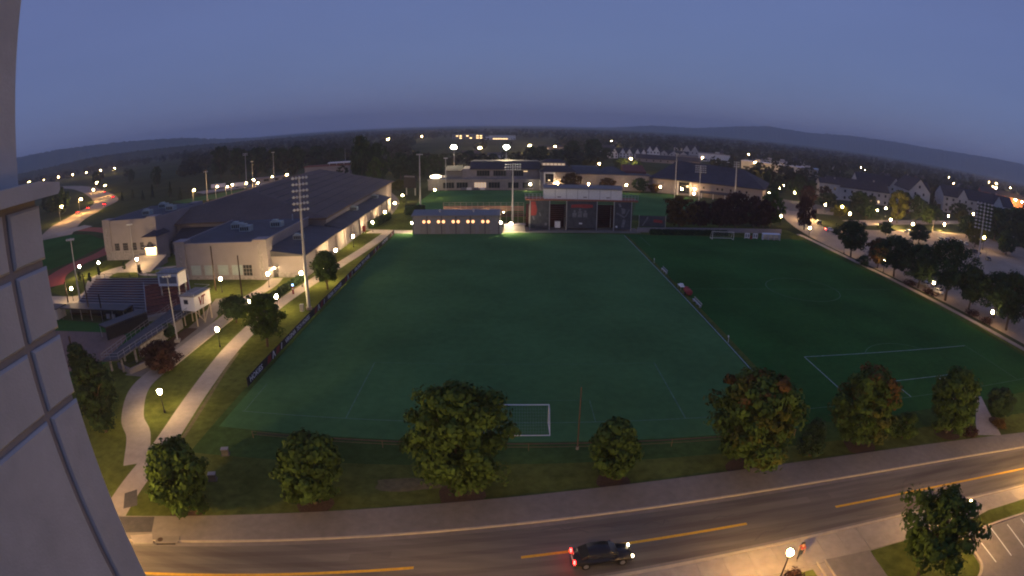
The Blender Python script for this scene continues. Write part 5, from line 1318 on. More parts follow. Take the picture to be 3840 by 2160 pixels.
ML = ['big dark tree beside the stone ledge left of the uphill road', 'smaller dark tree half behind the stone ledge', 'lone dark tree high on the left meadow below the lamp row', 'small lone tree on the left meadow', 'slim dark tree at the right side of the meadow',
 'small conifer on the uphill road bend, first from the left', 'small conifer on the uphill road bend, second from the left', 'small conifer on the uphill road bend, third from the left', 'taller conifer at the right of the uphill road bend', 'conifer beside the flat west wing roof', 'last small conifer before the west wing roof',
 'tall dark wood tree furthest left behind the field house', 'second tall wood tree behind the field house', 'third tall wood tree behind the field house', 'fourth tall wood tree behind the field house', 'fifth tall wood tree behind the field house', 'sixth wood tree, left of the stadium tower', 'wood tree just above the stadium tower',
 'tallest black tree above the far end of the field house roof', 'black tree joined to the right of the tallest one', 'lighter green tree in front of the tallest black tree', 'dark tree right of the tallest pair', 'dark tree behind the lone pole', 'dark tree left of the lit floodlight', 'lamp lit olive bush at the end of the service road', 'smaller lamp lit bush at the end of the service road',
 'dark tree under the lit floodlight on the left', 'dark tree beside the lamp lit house', 'dark tree between the two small houses', 'dark tree under the right lit floodlight', 'dark tree right of the right floodlight', 'dense dark tree left of the lantern roof', 'dark tree above the lantern roof', 'tall dark tree behind the stone hall', 'widest tall dark tree left of the townhouses', 'dark tree next to the townhouse row', 'round dark tree below the townhouses', 'round dark tree beside the yellow lamp',
 'reddish tree in front of the entrance hall', 'reddish round tree in front of the stone hall', 'dark round tree in front of the stone hall', 'small reddish tree at the corner of the dark roofed hall', 'thin tree in front of the office block', 'round dark tree right of the dark roofed hall', 'smaller dark tree right of the office block',
 'red topped tree beside the side banner', 'maroon tree behind the low wall, second from the side banner', 'maroon tree behind the low wall, third from the side banner', 'tallest maroon tree behind the low wall', 'maroon tree above the far small goal', 'green tree at the right end of the maroon row', 'dark red street corner tree above the lamp', 'wide dark tree before the small entrance wing', 'lamp lit olive bush by the parked cars', 'tall olive tree before the glowing windows', 'slim dark tree right of the tall olive one', 'green tree by the blue light', 'bright yellow lamp lit tree under the big floodlight bank', 'big dark tree right of the floodlight bank', 'dark tree at the right edge behind the lot', 'small green tree behind the white parked car', 'dark tree on the right edge of the parking lot', 'yellow lamp lit bush at the right edge', 'dark tree left of the yellow lit tree', 'maroon tree left of the dormitories', 'dark tree behind the office block end', 'dark tree behind the dormitory roof', 'dark tree between the dormitory roofs',
 'last maroon tree beside the green one', 'dark tree at the back of the parking lot', 'broad dark tree behind the parking lot', 'dark tree before the wide dormitory', 'dark tree right of the wide dormitory', 'small dark tree before the gable end', 'dark tree at the far right dormitory', 'dark tree at the far right edge', 'dark tree behind the dark roofed hall', 'low dark tree beyond the dark roofed hall']
protos = {}
for i, (k, x, y, h, w) in enumerate(MT):
    key = (k, i % 3)
    if key not in protos:
        cm, cl = leaf_crown(10, 10, 300 + ord(k) % 7 + i, 64 if k != 'c' else 36, 34, 0.80, 0.14 if k != 'c' else 0.05, cone=(k == 'c'))
        protos[key] = (cm.mesh('crown', mt[LEAF[k]]), trunk_mesh(10, 10, cl, 300 + i, 0.14).mesh('trunk', mt['bark']))
    cme, tme = protos[key]
    t = thing('conifer' if k == 'c' else 'tree', ML[i], 'tree', (x, y, 0), rnd.uniform(0, 6.28), 'trees of the grounds beyond the pitches')
    t.scale = (w / 10, w / 10, h / 10)
    for nm, me in (('crown', cme), ('trunk', tme)):
        o = bpy.data.objects.new(nm, me); COL.objects.link(o); o.parent = t
BELT = [(148, 196), (166, 204), (170, 172), (190, 206), (204, 214), (216, 196), (226, 180), (232, 214), (244, 202), (250, 170), (262, 188), (276, 204), (290, 168), (300, 186), (318, 178), (262, 246), (228, 268), (196, 282), (176, 262), (158, 250), (300, 246), (340, 252), (372, 262), (400, 240), (420, 280), (160, 118), (246, 112), (262, 96), (222, 100), (282, 128), (300, 140)]
ORD = ['first', 'second', 'third', 'fourth', 'fifth', 'sixth', 'seventh', 'eighth', 'ninth', 'tenth', 'eleventh', 'twelfth', 'thirteenth', 'fourteenth', 'fifteenth', 'sixteenth', 'seventeenth', 'eighteenth', 'nineteenth', 'twentieth']
BELT.sort(key=lambda q: math.atan2(q[0] - CAM[0], q[1] - CAM[1]))
rb2 = random.Random(77)
for i, (x, y) in enumerate(BELT):
    key = (['d', 'g', 'd', 'm', 'd', 'o'][i % 6], i % 3)
    if key not in protos: key = ('d', i % 3)
    cme, tme = protos[key]
    t = thing('tree', 'tree of the belt round the dormitories, ' + (ORD[i] + ' from the left' if i < 16 else ORD[len(BELT) - 1 - i] + ' from the right edge'), 'tree', (x, y, 0), rb2.uniform(0, 6.28), 'tree belt round the dormitories')
    w = rb2.uniform(8, 13); h = rb2.uniform(7, 12); t.scale = (w / 10, w / 10, h / 10)
    for nm, me in (('crown', cme), ('trunk', tme)):
        o = bpy.data.objects.new(nm, me); COL.objects.link(o); o.parent = t
# hedges
def hedge(name, label, a, b, wid, hgt, mat, seed):
    r2 = random.Random(seed); m = MB(); a, b = Vector(a), Vector(b); L = (b - a).length; d = (b - a) / L; nrm = Vector((-d.y, d.x))
    for _ in range(int(L * 55)):
        s = r2.random(); f_ = r2.random()
        if f_ < 0.4: u, z = r2.uniform(-.5, .5) * wid, hgt
        else: u, z = (0.5 if r2.random() < 0.5 else -0.5) * wid, r2.uniform(0.05, hgt)
        p = a + d * s * L + nrm * (u + r2.uniform(-.08, .08))
        c = Vector((p.x, p.y, z + r2.uniform(-.1, .08)))
        t = Vector((r2.gauss(0, 1), r2.gauss(0, 1), r2.gauss(0, 1))).normalized(); q = t.cross(Vector((r2.gauss(0, 1), r2.gauss(0, 1), r2.gauss(0, 1)))).normalized()
        sz = r2.uniform(0.16, 0.34)
        m.add([c - t * sz, c - q * sz * 0.7, c + t * sz, c + q * sz * 0.7], [(0, 1, 2, 3)])
    core = MB(); mid = (a + b) / 2; core.obox(mid.x, mid.y, hgt * 0.46, L, wid * 0.8, hgt * 0.92, math.atan2(d.y, d.x))
    t = thing(name, label, 'hedge', (0, 0, 0)); core.build('core', mt['needle'], t); m.build('foliage', mt[mat], t)
hedge('hedge', 'clipped dark hedge behind the second pitch goal', (43, 112.9), (70, 114.4), 1.2, 1.6, 'leafd', 5)
hedge('hedge', 'low dark hedge between the main path and the field house lawn', (-48.6, 43.5), (-47.2, 60.5), 1.6, 1.2, 'leafd', 6)
hedge('hedge', 'dark hedge beside the shed end path', (-45.5, 121), (-43.6, 140), 2.2, 2.2, 'leafd', 7)
hedge('hedge', 'dark hedge left of the bleachers by the lone pole', (-39, 148), (-32, 150.5), 3.0, 3.2, 'leafd', 8)

# ------------------------------------------------------------------ lamps
def make_lamp(mat='globe', hgt=3.05, rad=0.30):
    t = thing('post_lamp', 'lamp', 'lamp', (0, 0, 0))
    m = MB(); m.tube([(0, 0, 0), (0, 0, 0.35), (0, 0, 0.4), (0, 0, hgt - rad * 0.9)], [0.13, 0.12, 0.06, 0.05], 8); m.build('post', mt['darkmetal'], t)
    m = MB(); m.tube([(0, 0, hgt - rad * 1.35), (0, 0, hgt - rad * 1.12)], [0.10, 0.27], 12); m.build('collar', mt['darkmetal'], t)
    m = MB(); m.sphere(0, 0, hgt, rad, 12, 8, 1.12); m.build('globe', mt[mat], t, smooth=True)
    m = MB(); m.sphere(0, 0, hgt + rad * 1.15, 0.05, 6, 4); m.build('finial', mt['darkmetal'], t)
    return t
lamp_p = {}
def lamp(x, y, label, group, mat='globe', scale=1.0):
    if mat not in lamp_p:
        o = lamp_p[mat] = make_lamp(mat)
    else:
        o = copy_tree(lamp_p[mat])
    o.location = (x, y, 0); o.scale = (scale,) * 3
    return tag(o, label, 'lamp', group)
PL = 'globe lamps on dark posts'
for x, y, lb_ in ((-45.2, -2.5, 'globe lamp on the grass between the two forking paths'), (-47.9, 20.1, 'globe lamp on the lawn opposite the softball gate'), (-48.6, 34.9, 'globe lamp left above the nearer path tree'),
                  (-44.2, 37.9, 'globe lamp right above the nearer path tree'), (-45.2, 54.6, 'globe lamp just left of the near floodlight mast'), (-53.1, 54.2, 'globe lamp at the lit corner door of the field house'),
                  (-63.3, 50.2, 'globe lamp between the two dark wooden poles'), (-43.9, 76.4, 'globe lamp at the first stretch of the long side wall'), (-43.9, 93.4, 'globe lamp at the second stretch of the long side wall'),
                  (-43.6, 115.7, 'globe lamp beside the red sign on the long side wall'), (-44.0, 136, 'globe lamp near the hedge by the long side wall'), (-44.8, 158, 'globe lamp opposite the lone pole by the service road'),
                  (-46.2, 182, 'globe lamp near the end of the service road'), (-61, 209, 'globe lamp at the far corner of the field house'), (-41.0, 58.2, 'globe lamp shining through the tree behind the mast'),
                  (-103.6, 70.6, 'globe lamp in front of the stone base of the west wing'), (-117.2, 67.8, 'globe lamp beside the plaza, right of the pair at the track'), (-122, 63.7, 'globe lamp beside the plaza, left of the pair at the track'),
                  (-105.2, 42.4, 'globe lamp beside the dark pole left of the softball stand')):
    lamp(x, y, lb_, PL)
PM = 'globe lamps of the far buildings and lots'
FL = [(22.9, 229.8 - 9.5, 'globe lamp before the white window frame of the entrance hall'), (38.3, 220, 'globe lamp between two reddish trees at the stone hall'), (57.3, 220, 'globe lamp above the right end of the white press box'), (74.4, 218, 'globe lamp at the right end of the stone hall'),
      (84.1, 212.4, 'globe lamp under the white frame of the dark roofed hall'), (84.6, 194.8, 'globe lamp on the slope right of the far field'), (91.5, 214.5, 'dim globe lamp inside the white frame of the dark roofed hall'),
      (157.8, 248.1, 'left globe lamp of the pair beside the office block'), (170.2, 266.2, 'right globe lamp of the pair beside the office block'), (157.6, 228, 'globe lamp at the round dark tree right of the hall'), (135.3, 217, 'small globe lamp at the end of the dark roofed hall'), (176.7, 249.4, 'small globe lamp beside the lit olive bush'),
      (103.3, 140.3, 'globe lamp at the street corner left of the dark red tree'), (126, 152.2, 'globe lamp right of the dark red corner tree'), (151.5, 183.5, 'small globe lamp behind the parked cars row'), (102.9, 116, 'globe lamp at the corner of the second pitch'),
      (182.9, 179.5, 'small globe lamp under the glowing windows, left one'), (196.9, 189.8, 'small globe lamp under the glowing windows, right one'), (170.7, 152.3, 'globe lamp at the foot of the tall olive tree'), (178.2, 143.5, 'bright globe lamp beside the blue light'),
      (210.5, 153.4, 'bright globe lamp in the middle of the parking lot edge'), (233.6, 190.3, 'globe lamp in the green tree by the gable end'), (244.7, 184.8, 'reddish globe lamp behind the lot'),
      (103.3, 70.5, 'globe lamp at the pitch edge under the reddish street tree'), (104, 48.2, 'globe lamp above the white car'), (104.2, 25.3, 'globe lamp in the street tree at the right edge'), (103.4, 93.0, 'dim globe lamp inside the dark far street tree')]
for i, (x, y, lb_) in enumerate(FL):
    lamp(x, y, lb_, PM, 'globed' if (y > 172 or x < 108) else 'globep', 1.15 if y < 160 else 1.3)
for x, y, lb_ in ((199.5, 113.5, 'lamp glowing inside the bright yellow tree'), (142.3, 147.5, 'bright lamp above the dark far street tree'), (287, 201, 'lamp glowing at the left of the floodlight bank'), (151.8, 168.4, 'lamp glowing inside the olive bush by the parked cars'), (271, 149.6, 'lamp glowing inside the yellow bush at the right edge')):
    lamp(x, y, lb_, PM, 'globey', 1.7)

def cobra(x, y, h, label, rz=0, group='tall road lamps', mat='street', arm=1.6, s=1.0, nm='road_lamp'):
    t = thing(nm, label, 'lamp', (x, y, 0), rz, group)
    m = MB(); m.tube([(-arm, 0, 0), (-arm, 0, h * 0.55), (-arm, 0, h * 0.97)], [0.11, 0.09, 0.07], 8); m.build('post', mt['metal'], t)
    m = MB(); m.tube([(-arm, 0, h * 0.95), (-arm * 0.55, 0, h * 1.015), (0.0, 0, h * 1.03)], 0.05, 6); m.build('arm', mt['metal'], t)
    m = MB(); m.box(-0.5 * s, 0.4 * s, -0.17 * s, 0.17 * s, h + 0.06 * s, h + 0.24 * s); m.build('head', mt['metal'], t)
    m = MB(); m.sphere(0, 0, h, 0.24 * s, 10, 6, 0.8); m.build('lens', mt[mat], t)
    return t
# street lamps on the near pavement
def near_lamp(x, y, h, label, r=0.26, mat='street'):
    t = thing('street_lamp', label, 'lamp', (x, y, 0), 0, 'street lamps on the near pavement')
    m = MB(); m.tube([(0, 0, 0), (0, 0, 0.5), (0, 0, 0.55), (0, 0, h - r)], [0.13, 0.12, 0.07, 0.055], 8); m.build('post', mt['wood'], t)
    m = MB(); m.tube([(0, 0, h - r * 1.25), (0, 0, h - r * 0.8)], [0.1, 0.2], 10); m.build('collar', mt['darkmetal'], t)
    m = MB(); m.sphere(0, 0, h, r, 14, 9, 1.1); m.build('globe', mt[mat], t, smooth=True)
    return t
near_lamp(20.35, -28.8, 3.9, 'globe street lamp beside the red shirted person')
near_lamp(41.9, -28.65, 4.0, 'globe street lamp beside the grass island tree')
near_lamp(62.0, -27.6, 4.0, 'globe street lamp along the parking bays beyond the right edge', 0.34)
near_lamp(-6.0, -34.5, 5.0, 'added unseen globe street lamp below the frame opposite the largest lawn tree', 0.30)  # added lamp out of view, warms the middle of the road
near_lamp(84.0, -17.5, 4.6, 'globe street lamp on the walkway beyond the right edge', 0.30)
near_lamp(-42.5, -35.5, 6.5, 'tall globe street lamp hidden behind the tall wall', 0.66)
# uphill road lamps
for k, (x, y) in enumerate(((-929, 736), (-810, 675), (-766.7, 676), (-726, 675.8), (-687.4, 672.9), (-656.2, 679.5), (-615.1, 669.6))):
    cobra(x, y, 9.0, 'road lamp of the row above the left meadow, %s from the left' % ['first', 'second', 'third', 'fourth', 'fifth', 'sixth', 'seventh'][k], 0, s=3.0 if k > 1 else 2.0)
cobra(-254.9, 205.8, 9.0, 'road lamp standing at the uphill road bend', 0.6, s=2.6)
cobra(-300, 268, 9.0, 'road lamp on the inside of the uphill road bend', 0.6, s=2.2)
cobra(-372, 352, 9.0, 'highest road lamp on the uphill road', 0.6, s=2.6)
cobra(-246, 178, 9.0, 'lowest road lamp beside the stone ledge', 0.6, s=2.0)
cobra(-315.0, 300.0, 9.0, 'road lamp beside the upper bend with red tail lights', 0.6, s=2.0)
for k, (x, y) in enumerate(((-156.9, 192.4), (-147.1, 200.2), (-138.5, 196.1), (-140.2, 204.8), (-133.9, 208.9), (-136.7, 223.8), (-125.9, 246.4), (-131.2, 237.3), (-125.9, 206.3))):
    cobra(x, y, 9.0, 'lamp of the string behind the field house, number %s from the left' % ['one', 'two', 'three', 'four', 'five', 'six', 'nine', 'eight', 'seven'][k], 0.3, 'lamps along the stadium behind the field house', 'street', 1.0, 1.4)
for x, y, lb_, s in ((-26.9, 257.2, 'bright pale lamp above the left end of the long stone building', 2.2), (-76.9, 329.1, 'small lamp in the dark trees right of the tallest one', 1.5), (221.9, 424.1, 'bright lamp in front of the white warehouse', 4.0), (158.4, 294.9, 'lamp behind the end of the charcoal roof', 2.2), (173.8, 437.6, 'small yellow lamp over the cream warehouse', 1.8), (90.6, 364.9, 'yellow lamp in the trees below the townhouses', 2.8), (61.5, 491.6, 'yellow lamp in the dark trees above the lantern roof', 2.4), (55.9, 298, 'small lamp above the pale blue hip roof', 1.6), (162.5, 845.8, 'lamp above the left townhouse', 3.6), (49.3, 563.9, 'lamp before the long pale low house', 2.4), (-29.6, 510, 'bright lamp midway between the two floodlights', 5.0), (22.6, 579.3, 'bright lamp right of the floodlights', 5.0), (-216.3, 951.4, 'orange lamp on the horizon above the tallest tree', 5.0), (-184.3, 1148.3, 'faint red lamp on the horizon left of the floodlights', 4.0),
                     (1201, 968, 'orange lamp in the far right valley, highest one', 5.5), (1205, 944, 'orange lamp in the far right valley beside the highest', 4.5), (842.7, 643.4, 'bright lamp in the far right valley', 5.5), (1132.8, 833.1, 'pale greenish lamp in the far right valley', 4.5), (1212.4, 851.5, 'pale lamp at the right edge of the valley', 5.0), (561.7, 373.8, 'left orange lamp over the far brick dormitory', 4.5), (564.8, 364.8, 'right orange lamp over the far brick dormitory', 4.5)):
    cobra(x, y, 9.0, lb_, 0.2, 'lamps scattered over the far grounds', 'street', 1.2, s)
TOWN = [(318, 655), (392, 590), (440, 545), (520, 515), (610, 540), (480, 610), (720, 610), (264, 742), (640, 700), (820, 760), (900, 700), (350, 800)]
TOWN.sort(key=lambda q: math.atan2(q[0] - CAM[0], q[1] - CAM[1]))
for i, (x, y) in enumerate(TOWN):
    cobra(x, y, 8.0, 'small warm lamp of the far town on the right, %s from the left' % FO[i], 0.4, 'lamps of the far town', 'street', 1.0, 1.8)
# unlit parking lot poles
for k, (x, y, h) in enumerate(((177.8, 92.6, 7.4), (189.9, 141.0, 6.4), (222, 112.5, 7.0), (250, 122, 7.0))):
    t = thing('lot_pole', ['pale pole standing in the parking lot beside a parked car', 'pale pole at the parking lot edge beside the bright globe lamp', 'pale pole at the right of the yellow tree', 'pale pole at the right edge of the lot'][k], 'pole', (x, y, 0), 0, 'pale parking lot poles')
    m = MB(); m.tube([(0, 0, 0), (0, 0, h)], [0.16, 0.11], 8); m.build('post', mt['kerb'], t)
    m = MB(); m.box(-0.9, 0.9, -0.12, 0.12, h, h + 0.15); m.build('crossarm', mt['metal'], t)

# ------------------------------------------------------------------ floodlight masts
def mast(x, y, h, rows, per, label, rz=0, width=3.4, gap=1.05, lit=False, back=False, r0=0.34, group='tall floodlight masts', lens=None, s=1.0):
    t = thing('floodlight_mast', label, 'floodlight mast', (x, y, 0), rz, group)
    m = MB(); m.tube([(0, 0, 0), (0, 0, h * 0.5), (0, 0, h)], [r0, r0 * 0.75, r0 * 0.45], 10); m.build('mast', mt['metal'], t)
    m = MB(); m.box(-0.5, 0.5, -0.5, 0.5, 0, 0.5); m.build('footing', mt['concrete'], t)
    for r_ in range(rows):
        z = h - 0.3 - r_ * gap
        m = MB(); m.box(-width / 2, width / 2, -0.06, 0.06, z - 0.06, z + 0.06); m.build('crossarm', mt['metal'], t)
        for k in range(per):
            lx = -width / 2 + width * (k + 0.5) / per
            m = MB(); m.tube([(lx, -0.05, z + 0.18), (lx, -0.42 * s, z - 0.02)], [0.13 * s, 0.30 * s], 8, cap=True); hd_ = m.build('floodlight', mt['metal'], t)
            m = MB(); m.tube([(lx, -0.425 * s, z - 0.02), (lx, -0.45 * s, z - 0.035)], 0.27 * s, 8); m.build('lens', lens or (mt['flood'] if lit else mt['dimlens']), hd_)
    return t
mast(-38.4, 39.8, 25.0, 6, 5, 'near floodlight mast with six rows of lamps beside the banner fence', 0.55, 3.2, 1.15, r0=0.36, s=0.95)
mast(-34.7, 157.8, 22.0, 1, 4, 'tall thin floodlight mast left of the bleachers', 3.14, 2.6, r0=0.36)
mast(0.4, 127.0, 20.2, 3, 7, 'floodlight mast rising behind the lit pump house', 0.1, 5.4, 0.85, r0=0.40)
mast(137.0, 61.8, 24.0, 8, 5, 'floodlight mast with the big bank of lamps over the parking lot', -0.9, 6.2, 1.05, r0=0.42, s=1.1)
mast(-31.9, 223.0, 16.5, 1, 3, 'dark thin mast at the left corner of the long stone building', 0, 2.0, r0=0.26)
mast(77.9, 203.6, 21.8, 1, 3, 'thin mast in front of the dark roofed hall, left one', 0, 2.0, r0=0.30)
mast(81.9, 179.4, 18.3, 4, 6, 'floodlight mast with a lamp bank against the charcoal roof', 0.1, 5.6, 0.9, r0=0.30)
mast(91.2, 160.6, 22.0, 3, 3, 'tall mast rising from the maroon trees', 2.6, 2.6, 0.9, r0=0.36)
mast(-187.2, 315.7, 20.8, 2, 4, 'mast standing against the dark wood on the left', 0.4, 4.0, r0=0.34)
mast(-164.4, 218.2, 16.3, 1, 3, 'mast behind the flat west wing roof', 0.4, 3.0, r0=0.28)
mast(-113.9, 82.0, 11.4, 1, 4, 'thin mast in front of the west wing wall', 0.3, 2.2, r0=0.16)
mast(-98.0, 38.0, 16.0, 1, 4, 'tall mast left of the softball stand', 0.3, 2.4, r0=0.22)
mast(-57.5, 21.3, 12.0, 1, 3, 'pale mast standing beside the camera box', 0.3, 1.8, r0=0.16)
mast(-31.3, 261, 20.4, 1, 2, 'brightly lit floodlight mast above the long stone building, left one', 0, 1.6, lit=True, r0=0.34, s=3.8)
mast(-2.2, 257.1, 20.4, 1, 2, 'brightly lit floodlight mast above the long stone building, right one', 0, 1.6, lit=True, r0=0.34, s=3.8)
mast(-150, 250, 18, 1, 3, 'thin mast above the field house roof on the left', 0.3, 2.0, r0=0.28)
mast(-141, 262, 22, 1, 3, 'twin thin mast above the field house roof beside the near floodlights', 0.3, 2.0, r0=0.28)
# lit oval canopy light at the left end of the stone building
cn = thing('lit_canopy', 'glowing oval canopy light at the left end of the long stone building', 'canopy', (-36.5, 219, 0))
m = MB(); m.sphere(0, 0, 7.4, 2.9, 18, 8, 0.34); m.build('canopy_shade', mt['canopy'], cn)
m = MB(); m.tube([(1.2, 0.4, 0), (1.2, 0.4, 6.6)], 0.14, 8); m.build('post', mt['metal'], cn)
bs = thing('scoreboard', 'dark scoreboard on posts left of the long stone building', 'scoreboard', (-47, 206, 0), -0.5)
m = MB(); m.box(-3.5, 3.5, -0.3, 0.3, 3.5, 9.5); m.build('board', mt['blackcloth'], bs)
for x in (-2.6, 2.6):
    m = MB(); m.box(x - 0.2, x + 0.2, 0.3, 0.7, 0, 9.5); m.build('post', mt['metal'], bs)
m = MB(); m.box(-3.2, 3.2, -0.34, -0.29, 8.6, 9.2); m.build('panel', mt['greyprint'], bs)
lamp(-33.5, 192.5, 'orange lamp at the corner of the far field', PM, 'globey', 1.3)
# dark wooden posts on the field house lawn
for x, y, h, lb_ in ((-65.7, 51.5, 10.0, 'tall dark wooden pole on the field house lawn, left one'), (-57.1, 48.1, 8.6, 'tall dark wooden pole on the field house lawn, right one'), (-67.6, 3.7, 7.2, 'dark red pole beside the tall wall edge'), (-105.9, 41.0, 5.0, 'short dark pole beside the lamp left of the softball stand'), (-88.5, 31.0, 9.6, 'thin dark net pole before the softball bleachers'), (-84.0, 30.5, 5.4, 'short dark net pole before the softball bleachers')):
    t = thing('pole', lb_, 'pole', (x, y, 0), 0, 'dark wooden poles')
    m = MB(); m.tube([(0, 0, -0.05), (0, 0, h)], [0.19, 0.14], 8); m.build('shaft', mt['wood'], t)
    m = MB(); m.tube([(0, 0, h), (0, 0, h + 0.08)], 0.16, 8); m.build('cap', mt['darkmetal'], t)
# emergency phones with blue lights
for x, y, lb_ in ((-45.3, 49.3, 'emergency phone post with blue light on the lawn by the hedge'), (179.6, 139, 'emergency phone post with blue light in the parking lot')):
    t = thing('emergency_phone', lb_, 'phone post', (x, y, 0), 0, 'emergency phone posts')
    m = MB(); m.box(-0.16, 0.16, -0.16, 0.16, 0, 1.75 if x < 0 else 2.9); m.build('post', mt['maroon'], t)
    m = MB(); m.box(-0.11, 0.11, -0.19, -0.16, 1.0, 1.4); m.build('call_panel', mt['metal'], t)
    m = MB(); m.sphere(0, 0, 1.95 if x < 0 else 3.2, 0.2 if x < 0 else 0.36, 10, 6); m.build('blue_light', mt['blue'], t)

# ------------------------------------------------------------------ goals, benches and pitch things
def goal(name, label, x, y, rz, deep=2.6):
    t = thing(name, label, 'goal', (x, y, 0), rz, 'white soccer goals')
    r = 0.07; W = 3.66
    for s in (-1, 1):
        m = MB(); m.tube([(s * W, 0, 0), (s * W, 0, 2.44)], r, 8); m.build('goalpost', mt['white'], t)
        m = MB(); m.tube([(s * W, 0, 0.05), (s * W, -deep, 0.05)], r * 0.8, 6); m.build('side_bar', mt['white'], t)
        m = MB(); m.tube([(s * W, 0, 2.44), (s * W, -0.9, 2.40), (s * W, -deep, 0.05)], r * 0.55, 6); m.build('stay', mt['white'], t)
    m = MB(); m.tube([(-W, 0, 2.44), (W, 0, 2.44)], r, 8); m.build('crossbar', mt['white'], t)
    m = MB(); m.tube([(-W, -deep, 0.05), (W, -deep, 0.05)], r * 0.9, 8); m.build('back_bar', mt['white'], t)
    n = MB()
    for k in range(25):
        x0 = -W + 2 * W * k / 24
        n.tube([(x0, 0, 2.42), (x0, -0.9, 2.36), (x0, -deep, 0.08)], 0.005, 3, cap=False)
    for k in range(9):
        f_ = k / 8; yy = -0.9 - (deep - 0.9) * f_; zz = 2.36 - 2.28 * f_
        n.tube([(-W, yy, zz), (W, yy, zz)], 0.005, 3, cap=False)
        for s in (-1, 1): n.tube([(s * W, 0, zz), (s * W, yy, zz)], 0.005, 3, cap=False)
    n.build('net', mt['net'], t)
    return t
goal('soccer_goal', 'white soccer goal half hidden by the largest lawn tree', 0, -0.1, 0, 2.8)
goal('soccer_goal', 'white soccer goal at the far end of the second pitch', BX, 107.9, math.pi, 2.2)
goal('soccer_goal', 'white soccer goal behind the lawn trees on the second pitch', BX, 0.1, 0, 2.4)
t = thing('net_pole', 'tall thin orange pole behind the near goal', 'pole', (6.4, -5.8, 0))
m = MB(); m.tube([(0, 0, 0), (0, 0, 7.5)], [0.08, 0.06], 8); m.build('shaft', mt['orangepole'], t)
m = MB(); m.tube([(0, 0, 0), (0, 0, 0.3)], 0.16, 8); m.build('sleeve', mt['concrete'], t)
rf_ = thing('rope_fence', 'faint low rope fence behind the near goal', 'fence', (0, 0, 0))
for k in range(9):
    x = -30 + k * 7.8; m = MB(); m.tube([(x, -6.0, 0), (x, -6.0, 0.95)], 0.035, 6); m.build('post', mt['orangepole'], rf_)
for z in (0.5, 0.9):
    m = MB(); m.tube([(-30, -6.0, z), (32.4, -6.0, z)], 0.022, 5); m.build('rope', mt['orangepole'], rf_)
def bench(x, y, L, label):
    t = thing('team_bench', label, 'bench', (x, y, 0), math.pi / 2, 'benches on the line between the pitches')
    m = MB(); m.box(-L / 2, L / 2, -0.2, 0.2, 0.42, 0.48); m.build('seat', mt['metal'], t)
    m = MB(); m.box(-L / 2, L / 2, -0.26, -0.21, 0.7, 0.92); m.build('backrest', mt['metal'], t)
    for s in (-0.42, 0, 0.42):
        m = MB(); m.box(s * L - 0.04, s * L + 0.04, -0.22, 0.18, 0, 0.42); m.build('leg', mt['metal'], t)
        m = MB(); m.box(s * L - 0.03, s * L + 0.03, -0.22, -0.18, 0.48, 0.72); m.build('back_support', mt['metal'], t)
bench(35.3, 67.6, 4.4, 'pale team bench between the pitches, the farther one')
bench(35.5, 43.4, 4.8, 'pale team bench between the pitches next to the red water tank')
t = thing('equipment_table', 'white folding table between the two team benches', 'table', (35.4, 54.0, 0))
m = MB(); m.box(-0.5, 0.5, -1.2, 1.2, 0.72, 0.8); m.build('table_top', mt['white'], t)
for sx in (-0.4, 0.4):
    for sy in (-1.0, 1.0):
        m = MB(); m.box(sx - 0.04, sx + 0.04, sy - 0.04, sy + 0.04, 0, 0.72); m.build('leg', mt['metal'], t)
m = MB(); m.box(-0.35, 0.35, -0.5, 0.4, 0.8, 1.15); m.build('cooler', mt['white'], t)
t = thing('water_tank', 'round red tank cart on the line between the pitches', 'tank', (35.5, 49.6, 0))
m = MB(); m.tube([(0, -1.5, 0.9), (0, -1.3, 0.9), (0, 1.3, 0.9), (0, 1.5, 0.9)], [0.35, 0.62, 0.62, 0.35], 14); m.build('tank_body', mt['redprint'], t)
m = MB(); m.tube([(0, 0, 1.5), (0, 0, 1.66)], 0.2, 10); m.build('cap', mt['maroon'], t)
for sx in (-0.6, 0.6):
    m = MB(); m.tube([(sx - 0.08, 0, 0.32), (sx + 0.08, 0, 0.32)], 0.32, 12); m.build('wheel', mt['rubber'], t)
for k, (x, y) in enumerate(((35.0, 76.1), (34.6, 23.6))):
    t = thing('corner_flag', ['small white marker flag beyond the farther bench', 'small white marker flag on the line near the rusty topped tree'][k], 'flag', (x, y, 0), 0, 'marker flags between the pitches')
    m = MB(); m.tube([(0, 0, 0), (0, 0, 1.2)], 0.03, 6); m.build('stick', mt['white'], t)
    m = MB(); m.box(-0.01, 0.01, 0.02, 0.4, 0.85, 1.18); m.build('flag', mt['white'], t)
for k, x in enumerate((75.4, 78.4)):
    t = thing('number_board', ['square black and white number board right of the far goal', 'second square number board further right of the far goal'][k], 'board', (x, 110.2, 0), 0, 'number boards behind the second pitch')
    m = MB(); m.box(-0.9, 0.9, -0.06, 0.06, 0.3, 1.9); b = m.build('board', mt['letters'], t)
    for cxx in (-0.42, 0.42):
        m = MB(); m.box(cxx - 0.28, cxx + 0.28, -0.09, -0.06, 0.6, 1.6); m.build('figure', mt['greyprint'], b)
    for sx in (-0.8, 0.8):
        m = MB(); m.box(sx - 0.04, sx + 0.04, 0.06, 0.5, 0, 0.3); m.build('foot', mt['metal'], t)
t = thing('red_bin', 'small red bin between the number boards', 'bin', (76.9, 110.3, 0))
m = MB(); m.tube([(0, 0, 0), (0, 0, 1.0)], [0.3, 0.36], 12); m.build('body', mt['redprint'], t)
m = MB(); m.tube([(0, 0, 1.0), (0, 0, 1.12)], [0.38, 0.3], 12); m.build('lid', mt['maroon'], t)
t = thing('covered_bench', 'long covered white team shelter at the far right of the second pitch', 'shelter', (84.2, 109.9, 0))
